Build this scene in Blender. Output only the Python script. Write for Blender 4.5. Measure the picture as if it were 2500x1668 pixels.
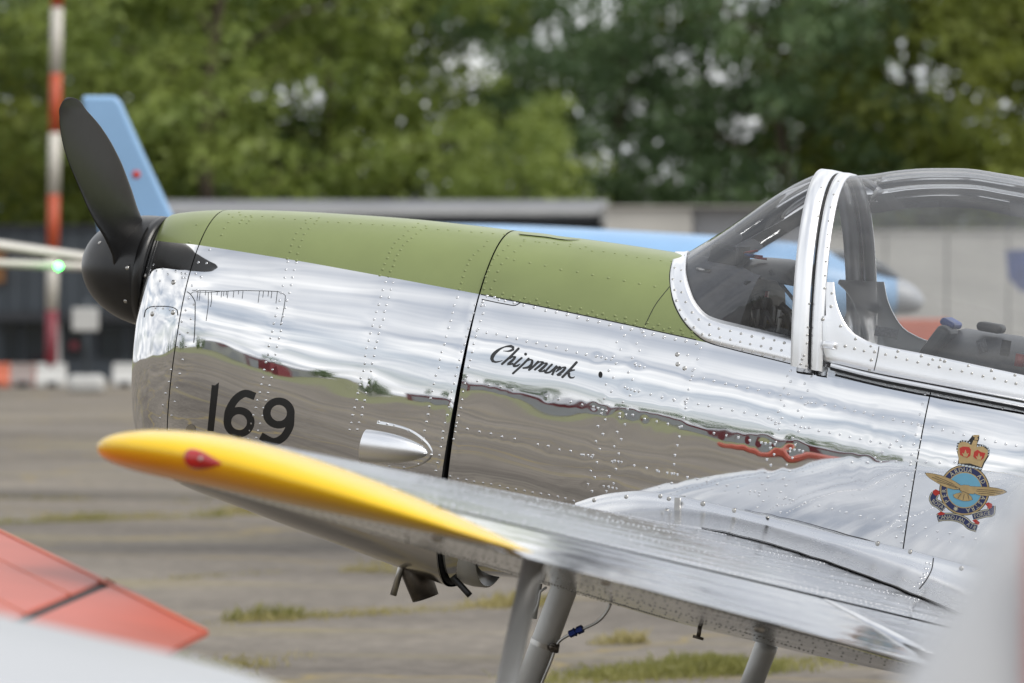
import bpy, bmesh, math, random
import numpy as np
from mathutils import Vector, Matrix
from mathutils.bvhtree import BVHTree

for o in list(bpy.data.objects):
    bpy.data.objects.remove(o)
scene = bpy.context.scene
COL = scene.collection
rad = math.radians
rng = np.random.default_rng(7)
random.seed(7)

# ------------------------------------------------------------------ camera
CAM = np.array([6.07929867, -15.28490977, 1.97372099])
YAW, TILT = rad(16.5975699), rad(-0.79788539)
FPX, PW, PH = 11697.5, 2500, 1668           # focal length in pixels of the 2500 px wide picture
cd = bpy.data.cameras.new('camera')
cam = bpy.data.objects.new('camera', cd)
COL.objects.link(cam)
cam.location = CAM
cam.rotation_euler = (math.pi / 2 + TILT, 0, YAW)
cd.sensor_width = 36
cd.lens = 36 * FPX / PW
cd.clip_start, cd.clip_end = 0.1, 6000
cd.dof.use_dof = True
cd.dof.focus_distance = 15.45
cd.dof.aperture_fstop = 3.5
cd.dof.aperture_blades = 9
scene.camera = cam

# ------------------------------------------------------------------ sky, sun, exposure
SUN_EL, SUN_AZ = rad(47), rad(100)           # azimuth measured from +Y towards +X
wd = bpy.data.worlds.new('World')
scene.world = wd
wd.use_nodes = True
nt = wd.node_tree
nt.nodes.clear()
N = nt.nodes.new
LK = nt.links.new
sky = N('ShaderNodeTexSky')
sky.sky_type = 'NISHITA'
sky.sun_disc = False
sky.sun_elevation = SUN_EL
sky.sun_rotation = SUN_AZ
sky.air_density, sky.dust_density, sky.ozone_density = 1.0, 1.5, 1.0
tc = N('ShaderNodeTexCoord')
sep = N('ShaderNodeSeparateXYZ')
LK(tc.outputs['Generated'], sep.inputs[0])
mx = N('ShaderNodeMath'); mx.operation = 'MAXIMUM'; LK(sep.outputs['Z'], mx.inputs[0]); mx.inputs[1].default_value = 0.0
ad = N('ShaderNodeMath'); ad.operation = 'ADD'; LK(mx.outputs[0], ad.inputs[0]); ad.inputs[1].default_value = 0.22
dv = N('ShaderNodeVectorMath'); dv.operation = 'DIVIDE'
cb = N('ShaderNodeCombineXYZ')
for k in range(3):
    LK(ad.outputs[0], cb.inputs[k])
LK(tc.outputs['Generated'], dv.inputs[0]); LK(cb.outputs[0], dv.inputs[1])
n1 = N('ShaderNodeTexNoise'); n1.inputs['Scale'].default_value = 1.5; n1.inputs['Detail'].default_value = 4; n1.inputs['Roughness'].default_value = 0.55
n1.inputs['Distortion'].default_value = 0.4
LK(dv.outputs[0], n1.inputs['Vector'])
n2 = N('ShaderNodeTexNoise'); n2.inputs['Scale'].default_value = 3.1; n2.inputs['Detail'].default_value = 3
LK(dv.outputs[0], n2.inputs['Vector'])
r1 = N('ShaderNodeValToRGB'); r1.color_ramp.elements[0].position = 0.34; r1.color_ramp.elements[0].color = (0.55, 0.55, 0.55, 1)
r1.color_ramp.elements[1].position = 0.52; r1.color_ramp.elements[1].color = (1, 1, 1, 1)
LK(n1.outputs['Fac'], r1.inputs[0])
r2 = N('ShaderNodeValToRGB'); r2.color_ramp.elements[0].position = 0.3; r2.color_ramp.elements[0].color = (5.4, 5.8, 6.5, 1)
r2.color_ramp.elements[1].position = 0.68; r2.color_ramp.elements[1].color = (11.6, 11.6, 11.5, 1)
LK(n2.outputs['Fac'], r2.inputs[0])
mixc = N('ShaderNodeMix'); mixc.data_type = 'RGBA'
LK(r1.outputs[0], mixc.inputs['Factor']); LK(sky.outputs[0], mixc.inputs['A']); LK(r2.outputs[0], mixc.inputs['B'])
bg = N('ShaderNodeBackground'); bg.inputs['Strength'].default_value = 0.10
LK(mixc.outputs['Result'], bg.inputs['Color'])
wo = N('ShaderNodeOutputWorld'); LK(bg.outputs[0], wo.inputs['Surface'])

sl = bpy.data.lights.new('sun', 'SUN')
sl.energy = 2.0
sl.angle = rad(30)
sl.color = (1.0, 0.95, 0.88)
sun = bpy.data.objects.new('sun', sl)
COL.objects.link(sun)
sd = Vector((math.sin(SUN_AZ) * math.cos(SUN_EL), math.cos(SUN_AZ) * math.cos(SUN_EL), math.sin(SUN_EL)))
sun.rotation_euler = sd.to_track_quat('Z', 'Y').to_euler()
sun.location = sd * 60
scene.view_settings.view_transform = 'Standard'
scene.view_settings.look = 'None'
scene.view_settings.exposure = 0.38
scene.view_settings.gamma = 1
scene.view_settings.use_curve_mapping = False
scene.render.engine = 'CYCLES'
scene.cycles.use_denoising = True
scene.cycles.max_bounces = 7
scene.cycles.transparent_max_bounces = 16
scene.cycles.caustics_reflective = False
scene.cycles.caustics_refractive = False
scene.cycles.sample_clamp_indirect = 6

# ------------------------------------------------------------------ projection helpers
_f = np.array([-math.sin(YAW) * math.cos(TILT), math.cos(YAW) * math.cos(TILT), math.sin(TILT)])
_r = np.array([math.cos(YAW), math.sin(YAW), 0.0])
_u = np.cross(_r, _f)
PSI, H0 = rad(9.48174809), 2.026279          # aircraft attitude on its tailwheel, spinner height
CP, SP = math.cos(PSI), math.sin(PSI)


def wdir(px, py):
    return _f + _r * ((px - PW / 2) / FPX) + _u * ((PH / 2 - py) / FPX)


def wat(px, py, depth):                      # world point seen at a pixel, depth metres along the view axis
    return CAM + wdir(px, py) * depth


def ground_at(px, py):
    d = wdir(px, py)
    return CAM + d * (-CAM[2] / d[2])


def w2a_dir(w):
    return np.array([w[0] * CP - w[2] * SP, w[1], w[0] * SP + w[2] * CP])


AO = w2a_dir(CAM - np.array([0, 0, H0]))     # camera in the aircraft's own frame


def ray(px, py):
    return AO, w2a_dir(wdir(px, py))


def at(px, py, y):                           # aircraft-frame point seen at a pixel on the plane y = const
    o, d = ray(px, py)
    return o + d * ((y - o[1]) / d[1])


def at_x(px, py, x):
    o, d = ray(px, py)
    return o + d * ((x - o[0]) / d[0])


def a2w(p):
    return np.array([p[0] * CP + p[2] * SP, p[1], -p[0] * SP + p[2] * CP + H0])


def aproj(p):
    d = a2w(p) - CAM
    z = d @ _f
    return np.array([PW / 2 + FPX * (d @ _r) / z, PH / 2 - FPX * (d @ _u) / z])


# ------------------------------------------------------------------ materials
def new_mat(name):
    m = bpy.data.materials.new(name)
    m.use_nodes = True
    return m, m.node_tree.nodes, m.node_tree.links, m.node_tree.nodes['Principled BSDF']


def noise_of(nd, lk, scale, detail=4, mapping=None, rough=0.5):
    t = nd.new('ShaderNodeTexCoord')
    n = nd.new('ShaderNodeTexNoise')
    n.inputs['Scale'].default_value = scale
    n.inputs['Detail'].default_value = detail
    n.inputs['Roughness'].default_value = rough
    if mapping:
        mp = nd.new('ShaderNodeMapping')
        mp.inputs['Scale'].default_value = mapping
        lk.new(t.outputs['Object'], mp.inputs[0])
        lk.new(mp.outputs[0], n.inputs['Vector'])
    else:
        lk.new(t.outputs['Object'], n.inputs['Vector'])
    return n


def ramp(nd, lk, src, stops):
    r = nd.new('ShaderNodeValToRGB')
    e = r.color_ramp.elements
    while len(e) < len(stops):
        e.new(0.5)
    for q, (p, c) in zip(e, stops):
        q.position = p
        q.color = (*c, 1) if len(c) == 3 else c
    lk.new(src, r.inputs[0])
    return r


def bump_to(nd, lk, b, src, strength, dist):
    bp = nd.new('ShaderNodeBump')
    bp.inputs['Strength'].default_value = strength
    bp.inputs['Distance'].default_value = dist
    lk.new(src, bp.inputs['Height'])
    lk.new(bp.outputs[0], b.inputs['Normal'])
    return bp


def plain(name, col, rough=0.5, metal=0.0, var=0.12, scale=6.0, bump=0.0, spec=0.5, coat=0.0):
    m, nd, lk, b = new_mat(name)
    n = noise_of(nd, lk, scale, 5)
    if metal < 0.5:
        col = tuple(c * 0.78 for c in col)
    lo = tuple(c * (1 - var) for c in col)
    hi = tuple(min(1, c * (1 + var)) for c in col)
    r = ramp(nd, lk, n.outputs['Fac'], [(0.3, lo), (0.7, hi)])
    lk.new(r.outputs[0], b.inputs['Base Color'])
    b.inputs['Roughness'].default_value = rough
    b.inputs['Metallic'].default_value = metal
    b.inputs['Specular IOR Level'].default_value = spec
    b.inputs['Coat Weight'].default_value = coat
    b.inputs['Coat Roughness'].default_value = 0.08
    if bump:
        n3 = noise_of(nd, lk, scale * 8, 4)
        bump_to(nd, lk, b, n3.outputs['Fac'], bump, 0.01)
    return m


def polished(name, col, r0, r1, wav_scale, wav_map, strength, dist):
    m, nd, lk, b = new_mat(name)
    b.inputs['Metallic'].default_value = 1.0
    g = noise_of(nd, lk, 9.0, 6)
    c = ramp(nd, lk, g.outputs['Fac'], [(0.3, tuple(q * 0.95 for q in col)), (0.7, col)])
    lk.new(c.outputs[0], b.inputs['Base Color'])
    g2 = noise_of(nd, lk, 5.0, 8, (1.0, 1.0, 3.0), 0.7)
    rr = ramp(nd, lk, g2.outputs['Fac'], [(0.35, (r0,) * 3), (0.75, (r1,) * 3)])
    lk.new(rr.outputs[0], b.inputs['Roughness'])
    w = noise_of(nd, lk, wav_scale, 2, wav_map)
    bump_to(nd, lk, b, w.outputs['Fac'], strength, dist)
    return m


M = {}
M['alu'] = polished('polished_aluminium', (0.74, 0.745, 0.755), 0.012, 0.055, 5.0, (0.5, 1, 1.2), 0.09, 0.0024)
M['alu_wing'] = polished('polished_wing_skin', (0.66, 0.67, 0.69), 0.09, 0.18, 10.0, (1.8, 0.05, 0.05), 0.5, 0.004)
M['alu_frame'] = polished('bright_frame_metal', (0.86, 0.865, 0.875), 0.28, 0.40, 5.0, (1, 1, 1), 0.1, 0.002)
M['alu_brushed'] = polished('brushed_fillet_metal', (0.74, 0.745, 0.755), 0.22, 0.34, 14.0, (1, 1, 1), 0.3, 0.002)
M['alu_belly'] = polished('oily_belly_metal', (0.56, 0.545, 0.52), 0.12, 0.32, 9.0, (1, 1, 1), 0.3, 0.002)
M['rivet'] = polished('rivet_metal', (0.62, 0.625, 0.64), 0.10, 0.20, 20.0, (1, 1, 1), 0.05, 0.001)
M['green'] = plain('green_deck_paint', (0.245, 0.295, 0.108), 0.38, 0, 0.09, 3.5, 0, 0.45, 0.2)
M['yellow'] = plain('yellow_paint', (0.92, 0.60, 0.012), 0.25, 0, 0.04, 4, 0, 0.45, 0.15)
M['black'] = plain('satin_black', (0.014, 0.014, 0.0145), 0.30, 0, 0.2, 30, 0.03)
M['seam'] = plain('dark_gap', (0.008, 0.008, 0.009), 0.7, 0, 0.2, 10)
M['coaming'] = plain('cockpit_black', (0.05, 0.052, 0.06), 0.45, 0, 0.2, 40, 0.05)
M['deck_grey'] = plain('cockpit_deck_grey', (0.20, 0.205, 0.225), 0.5, 0, 0.15, 30, 0.04)
M['cockpit'] = plain('cockpit_grey', (0.045, 0.046, 0.05), 0.6, 0, 0.2, 12)
M['decal_black'] = plain('black_vinyl', (0.012, 0.012, 0.012), 0.4, 0, 0.1, 20)
M['decal_grey'] = plain('charcoal_vinyl', (0.045, 0.047, 0.05), 0.4, 0, 0.1, 20)
M['grey_paint'] = plain('grey_leg_paint', (0.62, 0.62, 0.60), 0.36, 0.15, 0.06, 12)
M['grey_light'] = plain('pale_grey_paint', (0.68, 0.68, 0.665), 0.45, 0.1, 0.05, 8)
M['steel'] = plain('steel', (0.42, 0.41, 0.39), 0.3, 1.0, 0.15, 20)
M['sooty'] = plain('sooty_steel', (0.11, 0.095, 0.08), 0.42, 0.8, 0.4, 14, 0.1)
M['rubber'] = plain('black_rubber', (0.012, 0.012, 0.012), 0.5, 0, 0.2, 20)
M['tyre'] = plain('tyre_rubber', (0.02, 0.02, 0.02), 0.8, 0, 0.2, 20, 0.2)
M['blue_fit'] = plain('blue_anodised', (0.012, 0.03, 0.16), 0.3, 0.7, 0.1, 30)
M['red_plastic'] = plain('red_plastic', (0.45, 0.02, 0.015), 0.35, 0, 0.1, 20)
M['blue_plastic'] = plain('blue_plastic', (0.02, 0.06, 0.30), 0.4, 0, 0.1, 20)
M['brass'] = plain('brass_tag', (0.45, 0.33, 0.12), 0.4, 0.6, 0.1, 20)
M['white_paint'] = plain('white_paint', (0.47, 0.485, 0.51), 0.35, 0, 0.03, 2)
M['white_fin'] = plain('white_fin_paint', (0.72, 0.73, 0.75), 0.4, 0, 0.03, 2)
M['red_paint'] = plain('faded_red_paint', (0.52, 0.105, 0.066), 0.42, 0, 0.18, 2.2)
M['sky_blue'] = plain('sky_blue_paint', (0.29, 0.50, 0.78), 0.35, 0, 0.06, 2)
M['navy'] = plain('navy_blue', (0.03, 0.06, 0.22), 0.5, 0, 0.2, 4)
M['maroon'] = plain('maroon_paint', (0.21, 0.018, 0.032), 0.45, 0, 0.15, 2)
M['pale'] = plain('pale_cream_paint', (0.74, 0.71, 0.64), 0.45, 0, 0.06, 2)
M['white_mast'] = plain('mast_white', (0.66, 0.63, 0.56), 0.5, 0, 0.06, 2)
M['red_mast'] = plain('mast_red', (0.55, 0.09, 0.03), 0.5, 0, 0.1, 2)
M['dark_clad'] = plain('dark_cladding', (0.055, 0.068, 0.082), 0.5, 0.1, 0.12, 1.5)
M['dark_trim'] = plain('dark_trim', (0.025, 0.028, 0.034), 0.5, 0, 0.15, 2)
M['door_glass'] = plain('dark_window_glass', (0.015, 0.022, 0.028), 0.06, 0, 0.2, 1)
M['grey_roof'] = plain('grey_roof_sheet', (0.47, 0.48, 0.51), 0.5, 0.2, 0.08, 0.6)
M['concrete'] = plain('concrete_wall', (0.62, 0.60, 0.555), 0.85, 0, 0.12, 0.7, 0.1)
M['orange'] = plain('orange_plastic', (0.65, 0.17, 0.09), 0.5, 0, 0.1, 2)
M['white_plastic'] = plain('white_plastic', (0.62, 0.62, 0.60), 0.5, 0, 0.08, 2)
M['wood'] = plain('brown_wood', (0.24, 0.11, 0.035), 0.6, 0, 0.2, 4)
M['bark'] = plain('bark', (0.085, 0.065, 0.045), 0.9, 0, 0.3, 3, 0.4)
M['crest_navy'] = plain('crest_navy', (0.012, 0.022, 0.11), 0.4, 0, 0.05, 10)
M['crest_sky'] = plain('crest_sky', (0.20, 0.52, 0.72), 0.4, 0, 0.05, 10)
M['crest_gold'] = plain('crest_gold', (0.62, 0.44, 0.20), 0.4, 0, 0.12, 60)
M['crest_red'] = plain('crest_red', (0.60, 0.035, 0.02), 0.4, 0, 0.05, 10)
M['crest_pale'] = plain('crest_pale', (0.72, 0.68, 0.50), 0.4, 0, 0.05, 10)
M['crest_white'] = plain('crest_white', (0.72, 0.80, 0.86), 0.4, 0, 0.05, 10)
M['placard'] = plain('placard_grey', (0.25, 0.25, 0.26), 0.6, 0, 0.3, 200)

m, nd, lk, b = new_mat('nav_light_red')
n = noise_of(nd, lk, 40, 2)
r = ramp(nd, lk, n.outputs['Fac'], [(0.3, (0.28, 0.004, 0.004)), (0.7, (0.42, 0.008, 0.006))])
lk.new(r.outputs[0], b.inputs['Base Color'])
b.inputs['Roughness'].default_value = 0.05
b.inputs['Coat Weight'].default_value = 1
M['nav_red'] = m

m, nd, lk, b = new_mat('lit_green_lamp')
n = noise_of(nd, lk, 4, 1)
r = ramp(nd, lk, n.outputs['Fac'], [(0.3, (0.02, 0.9, 0.08)), (0.7, (0.03, 1.0, 0.1))])
lk.new(r.outputs[0], b.inputs['Emission Color'])
b.inputs['Emission Strength'].default_value = 22
M['lamp_green'] = m


def glass_mat(name, tint, haze):
    m, nd, lk, b = new_mat(name)
    nd.remove(b)
    out = nd['Material Output']
    tr = nd.new('ShaderNodeBsdfTransparent'); tr.inputs[0].default_value = (*tint, 1)
    gl = nd.new('ShaderNodeBsdfGlossy'); gl.inputs['Roughness'].default_value = 0.015
    df = nd.new('ShaderNodeBsdfDiffuse'); df.inputs[0].default_value = (0.75, 0.76, 0.78, 1)
    fr = nd.new('ShaderNodeFresnel'); fr.inputs['IOR'].default_value = 1.55
    nz = noise_of(nd, lk, 3.0, 5, (1, 1, 4))
    hz = ramp(nd, lk, nz.outputs['Fac'], [(0.3, (haze * 0.7,) * 3), (0.75, (haze * 1.3,) * 3)])
    w = noise_of(nd, lk, 4.0, 2)
    bp = nd.new('ShaderNodeBump'); bp.inputs['Strength'].default_value = 0.15; bp.inputs['Distance'].default_value = 0.003
    lk.new(w.outputs['Fac'], bp.inputs['Height']); lk.new(bp.outputs[0], gl.inputs['Normal'])
    m1 = nd.new('ShaderNodeMixShader'); m2 = nd.new('ShaderNodeMixShader')
    lk.new(hz.outputs[0], m1.inputs[0]); lk.new(tr.outputs[0], m1.inputs[1]); lk.new(df.outputs[0], m1.inputs[2])
    lk.new(fr.outputs[0], m2.inputs[0]); lk.new(m1.outputs[0], m2.inputs[1]); lk.new(gl.outputs[0], m2.inputs[2])
    lk.new(m2.outputs[0], out.inputs['Surface'])
    return m


M['glass'] = glass_mat('canopy_perspex', (0.94, 0.95, 0.955), 0.10)
M['glass_front'] = glass_mat('windscreen_perspex', (0.95, 0.955, 0.96), 0.06)


def leaf_mat(name, c0, c1):
    m, nd, lk, b = new_mat(name)
    out = nd['Material Output']
    n = noise_of(nd, lk, 0.7, 4)
    r = ramp(nd, lk, n.outputs['Fac'], [(0.3, c0), (0.7, c1)])
    lk.new(r.outputs[0], b.inputs['Base Color'])
    b.inputs['Roughness'].default_value = 0.5
    tl = nd.new('ShaderNodeBsdfTranslucent')
    lk.new(r.outputs[0], tl.inputs[0])
    mixs = nd.new('ShaderNodeMixShader'); mixs.inputs[0].default_value = 0.48
    lk.new(b.outputs[0], mixs.inputs[1]); lk.new(tl.outputs[0], mixs.inputs[2])
    lk.new(mixs.outputs[0], out.inputs['Surface'])
    return m


M['leaf_mid'] = leaf_mat('leaves_mid_green', (0.11, 0.17, 0.06), (0.22, 0.295, 0.11))
M['leaf_yellow'] = leaf_mat('leaves_yellow_green', (0.17, 0.235, 0.052), (0.33, 0.395, 0.095))
M['leaf_dark'] = leaf_mat('leaves_dark_green', (0.085, 0.15, 0.072), (0.20, 0.285, 0.125))
M['leaf_olive'] = leaf_mat('leaves_olive', (0.16, 0.205, 0.04), (0.31, 0.345, 0.07))
M['grass_blade'] = leaf_mat('dry_grass', (0.24, 0.22, 0.07), (0.42, 0.36, 0.16))
M['grass_green'] = leaf_mat('green_grass', (0.20, 0.21, 0.055), (0.34, 0.31, 0.11))


def ground_mat():
    m, nd, lk, b = new_mat('worn_tarmac')
    t = nd.new('ShaderNodeTexCoord')
    def nz(scale, detail, mp=None, rough=0.5, dist=0.0):
        n = nd.new('ShaderNodeTexNoise')
        n.inputs['Scale'].default_value = scale; n.inputs['Detail'].default_value = detail
        n.inputs['Roughness'].default_value = rough; n.inputs['Distortion'].default_value = dist
        if mp:
            q = nd.new('ShaderNodeMapping'); q.inputs['Scale'].default_value = mp
            q.inputs['Rotation'].default_value = (0, 0, rad(8))
            lk.new(t.outputs['Object'], q.inputs[0]); lk.new(q.outputs[0], n.inputs['Vector'])
        else:
            lk.new(t.outputs['Object'], n.inputs['Vector'])
        return n
    a = nz(0.18, 6, (1, 1.6, 1), 0.6)
    base = ramp(nd, lk, a.outputs['Fac'], [(0.30, (0.092, 0.08, 0.068)), (0.5, (0.162, 0.143, 0.12)), (0.70, (0.235, 0.207, 0.172))])
    g = nz(7, 6, None, 0.75)
    gr = ramp(nd, lk, g.outputs['Fac'], [(0.3, (0.62,) * 3), (0.7, (1.35,) * 3)])
    mul = nd.new('ShaderNodeMix'); mul.data_type = 'RGBA'; mul.blend_type = 'MULTIPLY'; mul.inputs['Factor'].default_value = 1
    lk.new(base.outputs[0], mul.inputs['A']); lk.new(gr.outputs[0], mul.inputs['B'])
    # straw-coloured weed and lichen streaks along the joints
    s = nz(0.45, 5, (0.25, 1.4, 1), 0.65, 0.6)
    sm = ramp(nd, lk, s.outputs['Fac'], [(0.565, (0, 0, 0)), (0.66, (0.7, 0.7, 0.7))])
    mx2 = nd.new('ShaderNodeMix'); mx2.data_type = 'RGBA'
    lk.new(sm.outputs[0], mx2.inputs['Factor']); lk.new(mul.outputs['Result'], mx2.inputs['A']); mx2.inputs['B'].default_value = (0.23, 0.195, 0.095, 1)
    # cracks
    v = nd.new('ShaderNodeTexVoronoi'); v.feature = 'DISTANCE_TO_EDGE'; v.inputs['Scale'].default_value = 0.22
    wv = nd.new('ShaderNodeVectorMath'); wv.operation = 'ADD'
    w = nz(0.8, 4); sc = nd.new('ShaderNodeVectorMath'); sc.operation = 'SCALE'; sc.inputs['Scale'].default_value = 1.6
    lk.new(w.outputs['Color'], sc.inputs[0]); lk.new(t.outputs['Object'], wv.inputs[0]); lk.new(sc.outputs[0], wv.inputs[1]); lk.new(wv.outputs[0], v.inputs['Vector'])
    cr = ramp(nd, lk, v.outputs['Distance'], [(0.0, (1, 1, 1)), (0.016, (0, 0, 0))])
    mx3 = nd.new('ShaderNodeMix'); mx3.data_type = 'RGBA'
    lk.new(cr.outputs[0], mx3.inputs['Factor']); lk.new(mx2.outputs['Result'], mx3.inputs['A']); mx3.inputs['B'].default_value = (0.22, 0.175, 0.085, 1)
    lk.new(mx3.outputs['Result'], b.inputs['Base Color'])
    b.inputs['Roughness'].default_value = 0.85
    b.inputs['Specular IOR Level'].default_value = 0.25
    bump_to(nd, lk, b, g.outputs['Fac'], 0.4, 0.02)
    return m


M['tarmac'] = ground_mat()


def field_mat():
    m, nd, lk, b = new_mat('grass_field')
    n = noise_of(nd, lk, 0.12, 6)
    r = ramp(nd, lk, n.outputs['Fac'], [(0.3, (0.12, 0.13, 0.05)), (0.7, (0.19, 0.19, 0.085))])
    lk.new(r.outputs[0], b.inputs['Base Color'])
    b.inputs['Roughness'].default_value = 0.9
    return m


M['field'] = field_mat()


# ------------------------------------------------------------------ object helpers
def put(name, verts, faces, mat=None, parent=None, smooth=True, weld=False, fixn=False):
    me = bpy.data.meshes.new(name)
    me.from_pydata([tuple(map(float, v)) for v in verts], [], [tuple(map(int, q)) for q in faces])
    if weld or fixn:
        bm = bmesh.new(); bm.from_mesh(me)
        if weld:
            bmesh.ops.remove_doubles(bm, verts=bm.verts, dist=1e-5)
        bmesh.ops.recalc_face_normals(bm, faces=bm.faces)
        bm.to_mesh(me); bm.free()
    if smooth:
        me.polygons.foreach_set('use_smooth', [True] * len(me.polygons))
    me.update()
    o = bpy.data.objects.new(name, me)
    COL.objects.link(o)
    if mat:
        me.materials.append(M[mat])
    if parent:
        o.parent = parent
    return o


def tag(o, label, cat, group=None, kind=None):
    if label:
        o['label'] = label
    if cat:
        o['category'] = cat
    if group:
        o['group'] = group
    if kind:
        o['kind'] = kind
    return o


def empty(name, loc, label, cat, group=None, rz=0):
    o = bpy.data.objects.new(name, None)
    COL.objects.link(o)
    o.location = loc
    o.rotation_euler = (0, 0, rz)
    o.empty_display_size = 0.2
    return tag(o, label, cat, group)


class MB:                                    # mesh collector
    def __init__(self):
        self.v, self.f = [], []

    def add(self, v, f):
        k = len(self.v)
        self.v += [tuple(p) for p in v]
        self.f += [tuple(i + k for i in q) for q in f]

    def grid(self, P, closed_u=False, closed_v=False, flip=False):
        P = np.asarray(P, float)
        a, b_, _ = P.shape
        k = len(self.v)
        self.v += [tuple(p) for p in P.reshape(-1, 3)]
        for i in range(a if closed_u else a - 1):
            for j in range(b_ if closed_v else b_ - 1):
                i2, j2 = (i + 1) % a, (j + 1) % b_
                q = (k + i * b_ + j, k + i2 * b_ + j, k + i2 * b_ + j2, k + i * b_ + j2)
                self.f.append(q[::-1] if flip else q)

    def box(self, c, s, R=None):
        c, s = np.array(c, float), np.array(s, float) / 2
        V = []
        for dx in (-1, 1):
            for dy in (-1, 1):
                for dz in (-1, 1):
                    p = np.array([dx, dy, dz]) * s
                    V.append(c + (R @ p if R is not None else p))
        self.add(V, [(0, 1, 3, 2), (4, 6, 7, 5), (0, 4, 5, 1), (2, 3, 7, 6), (0, 2, 6, 4), (1, 5, 7, 3)])

    def tube(self, path, rads, n=14, cap=True):
        path = [np.array(p, float) for p in path]
        if not hasattr(rads, '__len__'):
            rads = [rads] * len(path)
        rings = []
        ref = None
        for i, p in enumerate(path):
            t = path[min(i + 1, len(path) - 1)] - path[max(i - 1, 0)]
            t = t / np.linalg.norm(t)
            if ref is None:
                ref = np.cross(t, [0.3, 0.9, 0.2]); ref /= np.linalg.norm(ref)
            ref = ref - t * (ref @ t); ref /= np.linalg.norm(ref)
            bn = np.cross(t, ref)
            rings.append([p + rads[i] * (math.cos(a) * ref + math.sin(a) * bn) for a in np.linspace(0, 2 * math.pi, n, endpoint=False)])
        k = len(self.v)
        self.grid(rings, closed_v=True)
        if cap:
            self.f.append(tuple(k + j for j in range(n)))
            self.f.append(tuple(k + (len(path) - 1) * n + j for j in range(n))[::-1])

    def put(self, name, mat=None, parent=None, **kw):
        return put(name, self.v, self.f, mat, parent, **kw)


def bevel(o, w, seg=2):
    md = o.modifiers.new('bevel', 'BEVEL')
    md.width = w
    md.segments = seg
    md.limit_method = 'ANGLE'
    md.angle_limit = rad(40)
    return o


def copy_tree(o, parent=None):
    c = o.copy()
    COL.objects.link(c)
    c.parent = parent
    for ch in list(o.children):
        copy_tree(ch, c)
    return c


def pchip(xs, ys, x):
    xs, ys, x = np.asarray(xs, float), np.asarray(ys, float), np.asarray(x, float)
    h = np.diff(xs); d = np.diff(ys) / h
    m = np.zeros_like(ys)
    m[0], m[-1] = d[0], d[-1]
    for i in range(1, len(xs) - 1):
        if d[i - 1] * d[i] > 0:
            w1, w2 = 2 * h[i] + h[i - 1], h[i] + 2 * h[i - 1]
            m[i] = (w1 + w2) / (w1 / d[i - 1] + w2 / d[i])
    x = np.clip(x, xs[0], xs[-1])
    i = np.clip(np.searchsorted(xs, x) - 1, 0, len(xs) - 2)
    t = (x - xs[i]) / h[i]
    return ((1 + 2 * t) * (1 - t) ** 2 * ys[i] + t * (1 - t) ** 2 * h[i] * m[i] + t * t * (3 - 2 * t) * ys[i + 1] + t * t * (t - 1) * h[i] * m[i + 1])


def resample(pts, n):
    P = np.asarray(pts, float)
    s = np.concatenate([[0], np.cumsum(np.linalg.norm(np.diff(P, axis=0), axis=1))])
    t = np.linspace(0, s[-1], n)
    return np.stack([pchip(s, P[:, k], t) for k in range(P.shape[1])], 1)


# ================================================================== SETTING
G = 4000
g = put('ground', [(-G, -G, 0), (G, -G, 0), (G, G, 0), (-G, G, 0)], [(0, 1, 2, 3)], 'tarmac', smooth=False)
tag(g, 'wide worn grey-brown tarmac apron under the aircraft', None, kind='structure')
g = put('grass_field', [(-900, -900, .004), (900, -900, .004), (900, -78, .004), (-900, -62, .004)], [(0, 1, 2, 3)], 'field', smooth=False)
tag(g, 'flat green airfield grass, seen mirrored in the polished fuselage', None, kind='structure')
g = put('grass_verge', [(-300, 104, .004), (300, 60, .004), (300, 600, .004), (-300, 600, .004)], [(0, 1, 2, 3)], 'field', smooth=False)
tag(g, 'grass verge under the trees behind the low buildings', None, kind='structure')


# ---- grass growing in the tarmac joints
def tufts(mb, p0, p1, n, hgt, spread, clump=0.5):
    p0, p1 = np.array(p0), np.array(p1)
    d = p1 - p0
    L = np.linalg.norm(d)
    nrm = np.array([-d[1], d[0], 0]) / L
    centres = rng.random(max(3, int(L * 0.9)))
    for _ in range(n):
        t = rng.random() if rng.random() > clump else np.clip(rng.choice(centres) + rng.normal() * 0.25 / L, 0, 1)
        dens = max(0.0, math.sin(t * L * 2.3 + L) * math.sin(t * L * 0.83 + 2 * L) + .25 * math.sin(t * L * 6.1)) ** 1.3
        if rng.random() > 0.14 + 0.86 * dens:
            continue
        c = p0 + d * t + nrm * rng.normal() * spread
        c[2] = 0.002
        h = hgt * (0.3 + 0.9 * rng.random() ** 2) * (0.4 + 0.8 * dens)
        a = rng.random() * 6.283
        w = np.array([math.cos(a), math.sin(a), 0]) * 0.0045
        lean = np.array([rng.normal(), rng.normal(), 0]) * h * 0.45
        k = len(mb.v)
        mb.v += [tuple(c - w), tuple(c + w), tuple(c + lean * 0.4 + np.array([0, 0, h * .6]) + w * .7), tuple(c + lean + np.array([0, 0, h]))]
        mb.f += [(k, k + 1, k + 2), (k, k + 2, k + 3)]


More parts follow.
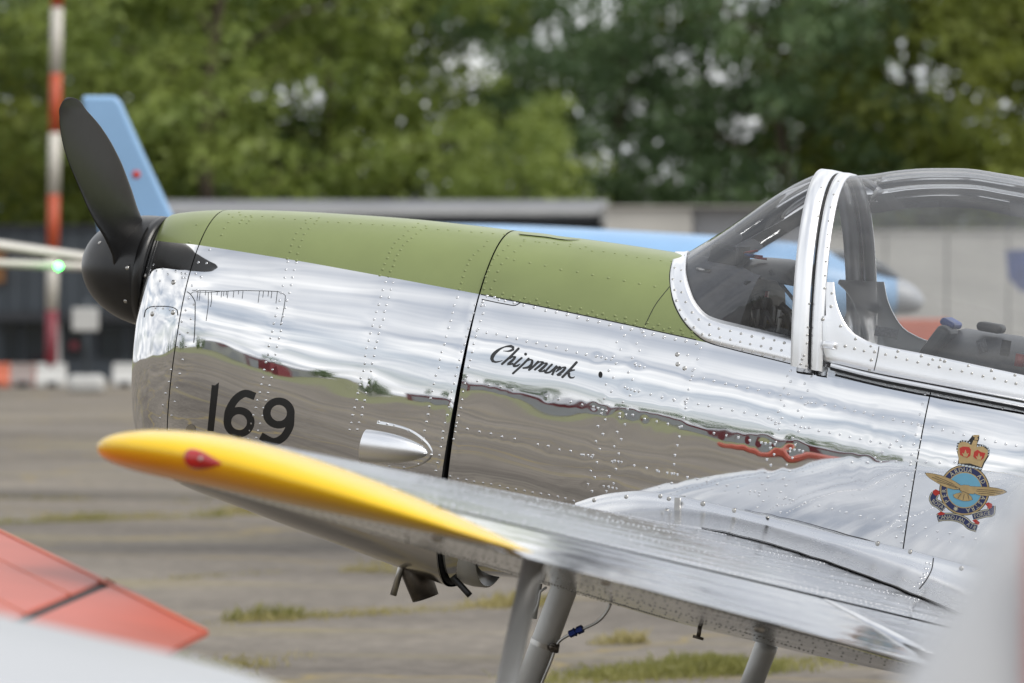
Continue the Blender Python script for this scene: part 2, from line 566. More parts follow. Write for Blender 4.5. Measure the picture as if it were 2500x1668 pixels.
mbg = MB()
for (a, b_, n, h, s) in [((-200, 1625), (620, 1655), 1500, .10, .06), ((500, 1525), (1320, 1475), 4500, .075, .09), ((-200, 1285), (720, 1250), 6000, .09, .16),
                         ((350, 1420), (1000, 1375), 800, .05, .05), ((500, 1640), (760, 1600), 700, .07, .10), ((1450, 1575), (1560, 1570), 500, .08, .05),
                         ((-100, 1215), (500, 1228), 500, .06, .08), ((850, 1395), (1200, 1405), 500, .05, .06)]:
    tufts(mbg, ground_at(*a), ground_at(*b_), n, h, s)
tag(mbg.put('grass', 'grass_blade', smooth=False), 'dry straw-coloured grass growing along the tarmac joints', 'grass', kind='stuff')
mbg = MB()
for (a, b_, n, h, s) in [((1310, 1668), (2150, 1608), 16000, .08, .16), ((-100, 1282), (560, 1262), 1500, .10, .07), ((560, 1515), (900, 1500), 700, .07, .04)]:
    tufts(mbg, ground_at(*a), ground_at(*b_), n, h, s, 0.2)
tag(mbg.put('grass', 'grass_green', smooth=False), 'green grass strip on the tarmac below the landing gear', 'grass', kind='stuff')


# ---- trees
def tree_proto(seed, height, spread, n_clump, leaf, low):
    g_ = np.random.default_rng(seed)
    tv = MB()
    top = height * 0.72
    trunk = [np.array([0, 0, -0.05])]
    for k in range(1, 7):
        trunk.append(np.array([g_.normal() * .12 * k / 3, g_.normal() * .12 * k / 3, top * k / 6]))
    tv.tube(trunk, np.linspace(0.17, 0.05, 7) * height / 13, 9)
    limbs = []
    for k in range(16):
        z0 = height * (0.10 + 0.58 * k / 16)
        a = k * 2.4 + g_.normal() * .3
        ln = spread * (0.55 + 0.5 * g_.random()) * (1.15 - 0.45 * k / 16)
        p0 = np.array([0, 0, z0])
        p2 = p0 + np.array([math.cos(a) * ln, math.sin(a) * ln, ln * (0.25 + .35 * g_.random())])
        p1 = (p0 + p2) / 2 + np.array([0, 0, .3])
        tv.tube([p0, p1, p2], [.05 * height / 13, .035 * height / 13, .015], 6)
        limbs.append((p0, p1, p2))
    # crown: leaf clumps strung along limbs and over an uneven shell
    cen = []
    for k in range(n_clump):
        if g_.random() < 0.35:
            p0, p1, p2 = limbs[g_.integers(len(limbs))]
            t = 0.35 + 0.7 * g_.random()
            c = p0 + (p2 - p0) * t + g_.normal(size=3) * .35
        else:
            v = g_.normal(size=3); v /= np.linalg.norm(v)
            az, el = math.atan2(v[1], v[0]), v[2]
            lump = 1 + 0.16 * math.sin(3 * az + seed) + 0.14 * math.sin(5 * az + 4 * el + seed * 2) + .1 * math.sin(9 * el + 2 * az)
            rr = (0.62 + 0.4 * g_.random() ** .6) * lump
            c = np.array([v[0] * spread * rr, v[1] * spread * rr, height * (low + (1 - low) * .5) + v[2] * height * (1 - low) * .5 * rr])
        if c[2] > .5:
            cen.append((c, 0.65 + .65 * g_.random()))
    V, Fc = [], []
    nl = 78
    for c, cr in cen:
        o = g_.normal(size=(nl, 3)); o /= np.linalg.norm(o, axis=1)[:, None]
        p = c + o * (cr * (0.35 + 0.65 * g_.random((nl, 1))))* np.array([1.15, 1.15, .75])
        nrm = o + np.array([0, 0, .6]) + g_.normal(size=(nl, 3)) * .5
        nrm /= np.linalg.norm(nrm, axis=1)[:, None]
        a = np.cross(nrm, g_.normal(size=(nl, 3))); a /= np.linalg.norm(a, axis=1)[:, None]
        b2 = np.cross(nrm, a)
        s = leaf * (0.6 + 0.8 * g_.random((nl, 1)))
        q = np.stack([p - a * s, p - b2 * s * .55, p + a * s, p + b2 * s * .55], 1)
        V.append(q.reshape(-1, 3))
    V = np.concatenate(V)
    k = len(V) // 4
    me = bpy.data.meshes.new('crown')
    me.from_pydata(V.tolist(), [], np.arange(4 * k).reshape(-1, 4).tolist())
    tm = bpy.data.meshes.new('trunk')
    tm.from_pydata(tv.v, [], tv.f)
    me.materials.append(M['leaf_mid']); tm.materials.append(M['bark'])
    tm.polygons.foreach_set('use_smooth', [True] * len(tm.polygons))
    return me, tm


PROTO = [tree_proto(11, 15, 4.6, 185, .13, .06), tree_proto(23, 17, 5.0, 205, .13, .06), tree_proto(37, 13, 4.2, 190, .14, .04), tree_proto(51, 16, 4.0, 130, .12, .08)]


def tree(k, loc, scale, rz, leaf, label, group):
    r_ = empty('tree', (loc[0], loc[1], 0), label, 'tree', group, rz)
    r_.scale = (scale,) * 3
    for nm, me in (('crown', PROTO[k][0]), ('trunk', PROTO[k][1])):
        c = bpy.data.objects.new(nm, me)
        COL.objects.link(c)
        c.parent = r_
        if nm == 'crown':
            c.material_slots[0].link = 'OBJECT'
            c.material_slots[0].material = M[leaf]
    return r_


tree_list = [  # pixel column, depth, prototype, scale, leaves, label
    (-150, 112, 1, 1.0, 'leaf_olive', 'olive-green tree left of the red and white mast'),
    (110, 120, 0, 1.05, 'leaf_mid', 'green tree behind the red and white mast'),
    (330, 126, 2, 1.2, 'leaf_dark', 'dark tree behind the pale blue tail fin'),
    (520, 108, 1, 1.0, 'leaf_yellow', 'yellow-green tree right of the pale blue tail fin'),
    (800, 114, 0, 1.05, 'leaf_yellow', 'large yellow-green tree above the middle of the engine cowling'),
    (975, 118, 2, 1.0, 'leaf_mid', 'green tree right of the large yellow-green tree above the cowling'),
    (1265, 104, 2, .47, 'leaf_yellow', 'small light green tree in front of the gap with bright sky'),
    (1500, 112, 0, .72, 'leaf_dark', 'dark green tree right of the small light green tree'),
    (1720, 117, 1, .95, 'leaf_dark', 'large dark green tree above the windscreen'),
    (1915, 110, 3, .95, 'leaf_dark', 'dark green tree above the canopy hoop'),
    (2260, 113, 2, 1.1, 'leaf_olive', 'yellow-olive tree above the bubble canopy'),
    (2590, 108, 0, .95, 'leaf_olive', 'olive tree in the upper right corner'),
    (2700, 116, 2, 1.1, 'leaf_yellow', 'tree beyond the right edge of the picture'),
    (-520, 114, 0, 1.0, 'leaf_mid', 'first tree beyond the left edge of the picture'),
    (-900, 118, 2, 1.1, 'leaf_yellow', 'second tree beyond the left edge of the picture'),
    (-1300, 121, 1, .95, 'leaf_dark', 'third tree beyond the left edge of the picture'),
    (3120, 112, 1, 1.0, 'leaf_dark', 'second tree beyond the right edge of the picture'),
    (3500, 118, 0, 1.0, 'leaf_mid', 'third tree beyond the right edge of the picture'),
    (650, 134, 3, 1.15, 'leaf_mid', 'second-row tree filling the gap above the front of the cowling'),
    (1350, 132, 3, .95, 'leaf_dark', 'thin second-row tree with bright sky showing through, above the middle'),
    (2080, 136, 3, 1.05, 'leaf_mid', 'second-row tree behind the top of the canopy'),
    (30, 138, 3, 1.15, 'leaf_dark', 'second-row dark tree behind the mast'),
]
for i, (px, dp, k, sc, lf, lb) in enumerate(tree_list):
    p = wat(px, 671, dp)
    tree(k, p, sc, i * 1.9, lf, lb, 'trees behind the buildings')
for i in range(34):                           # tree line across the airfield, mirrored in the fuselage
    x = -250 + i * 9.5 + rng.normal() * 2
    tree(i % 4, (x, -172 + rng.normal() * 8 + 0.03 * x), .40 + .38 * rng.random(), i * 1.3, 'leaf_dark' if i % 3 else 'leaf_mid',
         'far tree across the airfield, seen only as a reflection in the fuselage', 'trees mirrored in the fuselage')


# ---- buildings
FAR = 88.0


def bpt(px, py, dp=FAR):
    return wat(px, py, dp)


def frame_axes():
    return _r, np.array([-math.sin(YAW), math.cos(YAW), 0])


RX, RY = frame_axes()
RM = np.stack([RX, RY, [0, 0, 1]], 1)


def bbox(mb, px0, px1, py0, py1, dp, thick, off=0.0):
    """box whose front face covers pixels px0..px1 / py0..py1 at depth dp (py1 None = ground)"""
    a = wat(px0, py0, dp); b_ = wat(px1, py0, dp)
    zt = a[2]
    zb = 0.0 if py1 is None else wat(px0, py1, dp)[2]
    c = (a + b_) / 2 + RY * (thick / 2 - off)
    c[2] = (zt + zb) / 2
    mb.box(c, (np.linalg.norm((b_ - a)[:2]), thick, zt - zb), RM)


def part_box(name, mat, par, px0, px1, py0, py1, dp, thick, off=0.0):
    mb = MB()
    bbox(mb, px0, px1, py0, py1, dp, thick, off)
    o = mb.put(name, mat, par, smooth=False)
    o.matrix_parent_inverse = par.matrix_basis.inverted()
    return o


def root_at(name, px, dp, label, cat, group=None):
    p = wat(px, 671, dp)
    e = empty(name, (p[0], p[1], 0), label, cat, group)
    return e


bd = root_at('building', 100, FAR, 'low dark grey-blue building with doors behind the red and white mast', 'building')
part_box('wall', 'dark_clad', bd, -700, 1600, 556, None, FAR + .3, 7)
for k in range(14):
    part_box('cladding_panel', 'dark_clad', bd, -120 + k * 46, -78 + k * 46, 562, 760, FAR + .3, .06, .05)
part_box('canopy_band', 'dark_trim', bd, -700, 560, 760, 785, FAR + .3, .35, .3)
for (x0, x1) in ((8, 46), (60, 112)):
    d_ = part_box('door', 'door_glass', bd, x0, x1, 790, None, FAR + .3, .06, .06)
part_box('door_frame', 'white_plastic', bd, 134, 148, 778, None, FAR + .3, .08, .08)
for (x0, x1) in ((160, 205), (236, 300), (318, 360)):
    part_box('window', 'door_glass', bd, x0, x1, 800, 870, FAR + .3, .06, .06)
part_box('poster', 'maroon', bd, 172, 192, 835, 852, FAR + .3, .03, .09)
part_box('roof_edge', 'dark_trim', bd, -705, 1605, 549, 557, FAR + .3, 7.3, .15)
part_box('brown_column', 'wood', bd, -10, 12, 612, 690, FAR + .3, .3, .25)

bl = root_at('building', 900, FAR + 4, 'long low building with a pale grey flat roof edge behind the engine cowling', 'building')
part_box('wall', 'dark_clad', bl, 420, 1500, 530, None, FAR + 5, 8)
rf = part_box('roof', 'grey_roof', bl, 405, 1485, 489, 533, FAR + 3.4, 10)
part_box('gutter', 'white_plastic', bl, 405, 1485, 511, 524, FAR + 3.4, .12, .12)
for k in range(6):
    part_box('window', 'door_glass', bl, 1190 + k * 46, 1228 + k * 46, 545, 580, FAR + 5, .06, .06)

bc = root_at('building', 1650, FAR - 2, 'plain concrete building behind the windscreen', 'building')
part_box('wall', 'concrete', bc, 1480, 1690, 505, None, FAR - 2, 6)
part_box('wall', 'grey_roof', bc, 1692, 2010, 509, None, FAR - 1.6, 6)
part_box('wall_cap', 'concrete', bc, 1478, 2012, 502, 506, FAR - 2.1, 6.3)
bc2 = root_at('building', 2300, FAR - 6, 'long pale concrete wall seen through the bubble canopy', 'building')
for k in range(7):
    part_box('wall_panel', 'concrete', bc2, 2014 + k * 150, 2160 + k * 150, 566, None, FAR - 6, .4)
part_box('wall_cap', 'concrete', bc2, 2012, 3070, 561, 566.5, FAR - 6.05, .5)

# ---- mast with red and white bands
mp = wat(128, 671, 84)
mast = empty('mast', (mp[0], mp[1], 0), 'tall red and white banded mast at the left edge', 'mast')
zs = [wat(128, y, 84)[2] for y in (905, 757, 622, 475, 325, 180, 20, -130, -280)]
zs[0] = 0.0
cols = ['maroon', 'white_mast', 'red_mast', 'white_mast', 'red_mast', 'white_mast', 'red_mast', 'white_mast']  # lowest red band uses maroon, its shade put into the colour
for k in range(8):
    mb = MB()
    w0, w1 = .105, .105
    mb.tube([(0.02 * (zs[k] - 2), 0, zs[k]), (0.02 * (zs[k + 1] - 2), 0, zs[k + 1])], [w0, w1], 16)
    mb.put('band', cols[k], mast)

# ---- notice board, barriers
sp_ = wat(208, 671, 80)
sb = empty('notice_board', (sp_[0], sp_[1], 0), 'white notice board on a post in front of the dark building', 'sign')
z0, z1 = wat(208, 808, 80)[2], wat(208, 752, 80)[2]
mb = MB(); mb.box((0, 0, (z0 + z1) / 2), (.44, .04, z1 - z0), RM); bevel(mb.put('board', 'white_plastic', sb, smooth=False), .03, 3)
mb = MB(); mb.tube([(0, .05, 0.25), (0, .05, z1 + .15)], .045, 10); mb.put('post', 'dark_clad', sb)
mb = MB(); mb.box((0, .05, .15), (.62, .4, .30), RM); bevel(mb.put('base', 'white_plastic', sb, smooth=False), .1, 3)


def barrier(px, dp, col, label, w=.5, h=.42):
    p = ground_at(px, 671 + CAM[2] * FPX / dp)
    e = empty('barrier', (p[0], p[1], 0), label, 'barrier', 'plastic barriers on the apron')
    mb = MB()
    prof = [(-.24, 0), (-.24, .12), (-.11, .3 * h / .42), (-.09, h), (.09, h), (.11, .3 * h / .42), (.24, .12), (.24, 0)]
    ends = []
    for s in (-1, 1):
        ends.append([RX * (s * w) + RY * a + np.array([0, 0, z]) for a, z in prof])
    mb.grid(ends, closed_v=True)
    mb.f += [tuple(range(8)), tuple(range(15, 7, -1))]
    bevel(mb.put('body', col, e, smooth=False, fixn=True), .03, 2)
    mb = MB()
    for s in (-.55, .55):
        mb.box(RX * (s * w) + np.array([0, 0, .06]), (.16, .5, .09), RM)
    mb.put('forklift_slot', 'dark_trim', e, smooth=False)
    return e


barrier(25, 84, 'orange', 'orange plastic barrier at the left edge of the apron')
barrier(92, 84, 'white_plastic', 'white plastic barrier beside the orange barrier')
barrier(345, 84, 'white_plastic', 'white plastic barrier just left of the cowling front')
barrier(2218, 60, 'orange', 'left orange barrier seen through the bubble canopy', .17, 1.42)
barrier(2278, 60, 'orange', 'right orange barrier seen through the bubble canopy', .19, 1.42)

# ---- dark blue banner
p = ground_at(2480, 671 + CAM[2] * FPX / 60)
bn = empty('banner', (p[0], p[1], 0), 'dark blue banner seen through the canopy at the right edge', 'banner')
z0, z1 = wat(2480, 712, 60)[2], wat(2480, 612, 60)[2]
pts = [(-.13, z1), (.5, z1 + .03), (.5, z0), (.06, z0), (-.09, z0 + .16)]
mb = MB(); fr_ = [RX * a + np.array([0, 0, z]) for a, z in pts]; bk = [q + RY * .03 for q in fr_]
mb.add(fr_ + bk, [tuple(range(5)), tuple(range(9, 4, -1))] + [(i, 5 + i, 5 + (i + 1) % 5, (i + 1) % 5) for i in range(5)])
mb.put('cloth', 'navy', bn, smooth=False)
mb = MB(); mb.tube([RX * .5 + RY * .05, RX * .5 + RY * .05 + np.array([0, 0, z1 + .2])], .03, 10); mb.put('pole', 'steel', bn)

# ================================================================== THE AIRCRAFT (own frame: x aft from spinner tip, y starboard, z up)
def w2a(p):
    return w2a_dir(np.array(p, float) - np.array([0, 0, H0]))


BASE = w2a((1.85, 0, 0))
ac = empty('aircraft', (1.85, 0, 0), 'polished silver training aircraft with green-topped nose and yellow wing tip', 'aircraft')
ac.rotation_euler = (0, PSI, 0)


def acput(mb, name, mat, parent=None, **kw):
    if not len(mb.v):
        print('EMPTY', name)
        return None
    v = np.asarray(mb.v, float) - BASE
    return put(name, v, mb.f, mat, parent or ac, **kw)


def mir(P):
    P = np.array(P, float)
    P[..., 1] *= -1
    return P


# stations: x, z top, z bottom, z of greatest width, half width, exponent above, exponent below
COWL = np.array([
    (.284, .196, -.43, -.10, .172, 2.0, 2.1),
    (.294, .203, -.50, -.11, .195, 2.0, 2.2),
    (.314, .211, -.565, -.12, .220, 2.05, 2.3),
    (.345, .220, -.615, -.135, .246, 2.1, 2.35),
    (.400, .234, -.655, -.15, .276, 2.15, 2.4),
    (.480, .2495, -.690, -.165, .302, 2.2, 2.4),
    (.700, .2820, -.730, -.195, .325, 2.25, 2.4),
    (.850, .2990, -.755, -.225, .336, 2.3, 2.45),
    (1.17, .3286, -.806, -.252, .350, 2.35, 2.5),
    (1.36, .3398, -.838, -.266, .357, 2.35, 2.5),
    (1.50, .3462, -.862, -.272, .361, 2.35, 2.5)])
FUSE = np.array([
    (1.50, .3462, -.845, -.187, .353, 2.35, 2.5),
    (1.62, .3510, -.80, -.187, .3565, 2.35, 2.6),
    (1.74, .3572, -.79, -.187, .3602, 2.35, 2.7),
    (1.93, .3625, -.80, -.187, .3672, 2.35, 2.8),
    (2.07, .3644, -.80, -.188, .3735, 2.35, 2.8),
    (2.50, .3644, -.80, -.190, .396,
     2.35, 2.8), (2.80, .3644, -.80, -.192, .414, 2.35, 2.8),
    (3.40, .3644, -.76, -.198, .438, 2.35, 2.8),
    (3.80, .3644, -.70, -.195, .432, 2.35, 2.7), (4.20, .3600, -.62, -.19, .385, 2.3, 2.6),
    (5.20, .2900, -.40, -.10, .245, 2.2, 2.4),
    (6.40, .2100, -.16, .00, .130, 2.1, 2.2),
    (7.30, .1500, .02, .08, .045, 2.0, 2.0)])
ZB = ([.28, .33, .5, .97, 1.5, 1.83, 2.25, 2.6, 3.2, 4.2, 5.2, 6.4, 7.3], [.112, .1158, .1286, .136, .1328, .1248, .110, .100, .098, .10, .09, .07, .09])


def stn(T, x):
    return [pchip(T[:, 0], T[:, k], x) for k in range(1, 7)]


def half(T, xs, A, inset=0.0):
    """left half of the sections; A[i,j] angles -pi/2 (belly) .. pi/2 (top)"""
    zt, zb, zm, w, nu, nl = stn(T, xs)
    zt, zb, w = zt - inset, zb + inset, w - inset
    n = np.where(A >= 0, nu[:, None], nl[:, None])
    h = np.where(A >= 0, (zt - zm)[:, None], (zm - zb)[:, None])
    ca, sa = np.cos(A), np.sin(A)
    y = -w[:, None] * np.clip(ca, 0, 1) ** (2 / n)
    z = zm[:, None] + h * np.sign(sa) * np.abs(sa) ** (2 / n)
    return np.stack([np.broadcast_to(xs[:, None], y.shape), y, z], -1)


def a_bound(T, xs):
    zt, zb, zm, w, nu, nl = stn(T, xs)
    s = np.clip((pchip(ZB[0], ZB[1], xs) - zm) / (zt - zm), 0.01, .999)
    return np.arcsin(s ** (nu / 2))


def low_grid(T, xs, nm=70, nl=90, inset=0.0):
    ab = a_bound(T, xs)
    t = np.linspace(1, 0, nm)[None]
    A = np.concatenate([ab[:, None] * t, -np.pi / 2 * np.linspace(0, 1, nl)[None, 1:] ** 1.0 * np.ones((len(xs), 1))], 1)
    L = half(T, xs, A, inset)
    R = mir(L)[:, ::-1][:, 1:]
    return np.concatenate([L, R], 1)


def top_grid(T, xs, nt=60, inset=0.0):
    ab = a_bound(T, xs)
    t = np.linspace(0, 1, nt)[None]
    A = ab[:, None] + (np.pi / 2 - ab[:, None]) * t
    L = half(T, xs, A, inset)
    return np.concatenate([L, mir(L)[:, ::-1][:, 1:]], 1)


def xspan(a, b, step):
    return np.linspace(a, b, max(3, int(round((b - a) / step)) + 1))


def bvh(*grids):
    mb = MB()
    for g_ in grids:
        mb.grid(g_)
    return BVHTree.FromPolygons([tuple(v) for v in mb.v], mb.f)


def hit(tree, px, py):
    o, d = ray(px, py)
    h = tree.ray_cast(Vector(o), Vector(d).normalized())
    if h[0] is None:
        return None, None
    n = np.array(h[1])
    if n @ d > 0:
        n = -n
    return np.array(h[0]), n / np.linalg.norm(n)


xa = xspan(.284, .4825, .004)
xb = xspan(.4865, 1.4965, .006)
xc = xspan(1.5035, 3.048, .006)
xd_ = np.concatenate([xspan(3.052, 3.6, .012), xspan(3.65, 7.3, .06)])
xt = xspan(1.5035, 2.30, .008)

raw_skin = bvh(low_grid(COWL, xa), low_grid(COWL, xb), low_grid(FUSE, xc), low_grid(FUSE, xd_), top_grid(COWL, xa), top_grid(COWL, xb), top_grid(FUSE, xspan(1.5035, 2.75, .02)))


# ---- rivet rows, from where they run on the skin
def row(p, q, n, jit=0.0):
    t = np.linspace(0, 1, n)
    return [(p[0] + (q[0] - p[0]) * k, p[1] + (q[1] - p[1]) * k) for k in t]


def rowl(pts, n):
    return [tuple(q) for q in resample(pts, n)]


COWL_R = []
COWL_R += rowl([(484, 640), (455, 745), (424, 880), (384, 1050)], 15) + rowl([(512, 610), (478, 720), (446, 880), (412, 1050)], 14)
for dx in (0, 20):
    COWL_R += rowl([(703 + dx, 640), (668 + dx, 790), (640 + dx, 930), (600 + dx, 1090)], 25)
    COWL_R += rowl([(940 + dx, 690), (905 + dx, 810), (876 + dx, 950), (853 + dx, 1050)], 21)
COWL_R += rowl([(1115, 726), (1082, 850), (1050, 980), (1028, 1110)], 21)
COWL_R += rowl([(1160, 745), (1122, 880), (1092, 1010), (1064, 1150)], 22)
COWL_R += [(352, 640), (361, 642), (373, 647), (348, 652), (357, 654), (367, 658), (382, 661), (398, 656), (411, 669), (428, 664), (444, 670), (453, 668), (443, 677), (451, 679), (363, 678), (391, 686), (348, 665), (346, 680)]
COWL_R += row((362, 749), (415, 756), 4)
FUSE_R = []
FUSE_R += rowl([(1183, 745), (1146, 885), (1122, 1000), (1090, 1150)], 22)
FUSE_R += row((1163, 807), (1456, 870), 13) + row((1456, 870), (1490, 878), 4)
FUSE_R += row((1136, 925), (1250, 952), 5) + row((1335, 968), (1421, 987), 4) + row((1448, 993), (1480, 1003), 4)
FUSE_R += row((1113, 1042), (1255, 1072), 6) + row((1312, 1085), (1420, 1110), 5) + row((1424, 1110), (1446, 1115), 3)
FUSE_R += row((1098, 1165), (1400, 1222), 16)
for k, (dx, m_) in enumerate([(0, 24), (12, 23)]):
    FUSE_R += [(x + (9 if i % 2 else -5) + dx * 0, y) for i, (x, y) in enumerate(rowl([(1522 + dx * 4, 803), (1497 + dx * 4, 880), (1478 + dx * 4, 980), (1462 + dx * 4, 1060), (1436 + dx * 4, 1200)], m_))]
FUSE_R += row((1550, 890), (1572, 896), 3) + row((1532, 948), (1560, 957), 4) + row((1512, 1010), (1545, 1014), 3) + row((1500, 1126), (1518, 1130), 3) + row((1474, 1188), (1506, 1193), 4)
FUSE_R += rowl([(1690, 905), (1680, 960), (1668, 1026), (1650, 1100), (1640, 1180)], 13)
FUSE_R += row((1588, 963), (1675, 985), 4) + row((1574, 1022), (1660, 1042), 4) + row((1548, 1137), (1640, 1158), 4)
FUSE_R += row((1717, 925), (1906, 965), 8) + row((1971, 982), (1992, 984), 3) + row((2015, 987), (2251, 1040), 11) + row((2276, 1045), (2481, 1090), 9)
FUSE_R += row((1615, 969), (1876, 1019), 10) + row((1876, 1022), (1903, 1034), 4) + row((1955, 1042), (1976, 1046), 3) + row((2000, 1052), (2200, 1092), 9)
FUSE_R += row((1744, 1057), (1860, 1081), 5) + row((1858, 1081), (1892, 1086), 4) + row((1929, 1097), (1961, 1102), 4)
FUSE_R += row((1604, 1149), (1800, 1190), 9) + row((1832, 1199), (1853, 1203), 3) + row((1916, 1216), (1936, 1221), 3) + row((1965, 1227), (2200, 1285), 8) + row((2228, 1283), (2381, 1317), 6)
FUSE_R += [(x + (9 if i % 2 else -3), y) for i, (x, y) in enumerate(rowl([(1924, 918), (1905, 1000), (1886, 1080), (1868, 1160), (1850, 1240)], 23))]
FUSE_R += [(x + (9 if i % 2 else -3), y) for i, (x, y) in enumerate(rowl([(1975, 905), (1955, 990), (1935, 1080), (1912, 1180), (1896, 1250)], 22))]
FUSE_R += [(x + (10 if i % 2 else -4), y) for i, (x, y) in enumerate(rowl([(2262, 962), (2240, 1060), (2222, 1150), (2205, 1230), (2190, 1325)], 30))]
FUSE_R += rowl([(2205, 1065), (2180, 1085), (2150, 1108), (2120, 1130)], 6) + row((2080, 1128), (2330, 1130), 8)
FUSE_R += row((2016, 893), (2270, 952), 11) + row((2090, 905), (2490, 990), 16) + row((2160, 936), (2500, 1006), 14) + row((1708, 850), (1930, 905), 2) + [(1680, 867), (1671, 897), (1702, 877), (1694, 901), (1689, 918)]
TOP_R = []
for (a, b_, n) in [((480, 548), (462, 592), 2), ((585, 518), (542, 575), 5), ((760, 533), (703, 632), 8), ((780, 533), (723, 636), 8), ((1040, 552), (948, 676), 12), ((1020, 545), (928, 672), 12), ((1192, 590), (1122, 706), 10), ((1240, 600), (1180, 705), 9), ((1272, 600), (1200, 705), 7)]:
    TOP_R += rowl([a, ((a[0] + b_[0]) / 2 - (b_[1] - a[1]) * .12, (a[1] + b_[1]) / 2 - 6), b_], n)
TOP_R += row((560, 523), (1230, 571), 26) + row((1280, 585), (1640, 640), 14)
TOP_R += row((1200, 719), (1690, 820), 22) + row((1228, 716), (1690, 810), 18)
TOP_R += row((1255, 635), (1600, 700), 10) + row((1280, 588), (1430, 600), 5)
TOP_R += [(600, 529), (615, 530), (592, 537), (609, 537), (586, 544), (603, 544)]
SKIRT_R = rowl([(1647, 655), (1644, 690), (1653, 740), (1674, 780), (1704, 808), (1740, 832), (1800, 850), (1870, 868), (1940, 884)], 17)
SKIRT_R += rowl([(1662, 660), (1662, 700), (1676, 742), (1700, 775), (1745, 800), (1810, 815), (1880, 830), (1942, 843)], 15)
SKIRT_R += row((1733, 818), (1908, 857), 8) + [(1951, 866), (1947, 877), (1944, 887)]


def domes(tree, pts, rad_, hgt, lift=0.0, jitter=1.0):
    mb = MB()
    keep = []
    for (px, py) in pts:
        c, n = hit(tree, px + rng.normal() * .8 * jitter, py + rng.normal() * .8 * jitter)
        if c is None:
            continue
        keep.append(c)
        t = np.cross(n, [1, 0, 0]); t /= np.linalg.norm(t)
        b2 = np.cross(n, t)
        c = c + n * (lift - .0003)
        rad_i = rad_ * (.88 + .24 * rng.random())
        k = len(mb.v)
        for rr, hh in ((1.0, 0), (.93, .45), (.6, .86)):
            for a in np.linspace(0, 2 * np.pi, 10, endpoint=False):
                mb.v.append(tuple(c + rad_i * rr * (math.cos(a) * t + math.sin(a) * b2) + n * hgt * hh))
        mb.v.append(tuple(c + n * hgt))
        for j in range(10):
            j2 = (j + 1) % 10
            mb.f += [(k + j, k + j2, k + 10 + j2, k + 10 + j), (k + 10 + j, k + 10 + j2, k + 20 + j2, k + 20 + j), (k + 20 + j, k + 20 + j2, k + 30)]
    return mb, keep


_, cowl_pos = domes(raw_skin, COWL_R, .005, .002)
_, fuse_pos = domes(raw_skin, FUSE_R, .005, .002)


# ---- skin that is not perfectly flat: long waves between frames and small dents round the rivets
def wavy(P, seed, amp, pos, dent):
    g_ = np.random.default_rng(seed)
    d = np.zeros(P.shape[:2])
    X, Z = P[..., 0], P[..., 2]
    for _ in range(26):
        kx = g_.normal() * 2 * np.pi / .42
        kz = g_.normal() * 2 * np.pi / .25
        d += amp * g_.random() / 3.4 * np.sin(kx * X + kz * Z + g_.random() * 7)
    left = P[..., 1] < 0
    if pos is not None and dent:
        pos = np.array(pos)
        pz = np.stack([X, Z], -1)
        for c in pos:
            i0 = np.searchsorted(P[:, 0, 0], [c[0] - .04, c[0] + .04])
            sub = pz[i0[0]:i0[1]]
            r2 = (sub[..., 0] - c[0]) ** 2 + (sub[..., 1] - c[2]) ** 2
            s = .010 + .007 * g_.random()
            d[i0[0]:i0[1]] -= dent * (0.3 + g_.random()) * np.exp(-r2 / (2 * s * s))
    Q = P.copy()
    # push along the section normal (approx. outward in the y-z plane)
    T_ = np.gradient(P, axis=1)
    nrm = np.stack([np.zeros_like(X), T_[..., 2], -T_[..., 1]], -1)
    ln = np.linalg.norm(nrm, axis=-1, keepdims=True)
    nrm = nrm / np.maximum(ln, 1e-9)
    sgn = np.sign((nrm * np.stack([X * 0, P[..., 1], P[..., 2] + .2], -1)).sum(-1, keepdims=True))
    e = np.minimum(1, np.minimum(np.arange(len(P)), np.arange(len(P))[::-1]) / 3.0)[:, None]
    return Q + nrm * sgn * (d * e)[..., None]


GA = wavy(low_grid(COWL, xa), 3, .00016, None, 0)
GB = wavy(low_grid(COWL, xb), 4, .00022, cowl_pos, .00012)
GC = wavy(low_grid(FUSE, xc), 5, .00026, fuse_pos, .00017)
GD = wavy(low_grid(FUSE, xd_), 6, .00035, fuse_pos, .00020)
TA, TB, TC = top_grid(COWL, xa), top_grid(COWL, xb), top_grid(FUSE, xt)
# firewall gap: narrow at the top, a finger wide below
zz = GB[-6:, :, 2]
GB[-6:, :, 0] -= (np.clip((.06 - zz) / .5, 0, 1) * .010) * np.linspace(0, 1, 6)[:, None]
skin = bvh(GA, GB, GC, GD, TA, TB, top_grid(FUSE, xspan(1.5035, 2.75, .02)))
wind_base = bvh(top_grid(FUSE, xspan(1.5035, 2.75, .02)), low_grid(FUSE, xspan(1.5035, 2.75, .02)))

mb = MB(); mb.grid(GA); nose = acput(mb, 'nose_cowl', 'alu')
mb = MB(); mb.grid(GB); cowl = acput(mb, 'cowl_panel', 'alu')
mb = MB(); mb.grid(GC); fus = acput(mb, 'fuselage_skin', 'alu')
mb = MB(); mb.grid(GD); fus2 = acput(mb, 'fuselage_skin', 'alu')
mb = MB(); mb.grid(TA); nose_t = acput(mb, 'nose_top_panel', 'green')
mb = MB(); mb.grid(TB); cowl_t = acput(mb, 'cowl_top_panel', 'green')
mb = MB(); mb.grid(TC); deck = acput(mb, 'forward_deck', 'green')
mb = MB(); mb.grid(top_grid(FUSE, xspan(4.25, 7.3, .06))); acput(mb, 'rear_deck', 'alu')
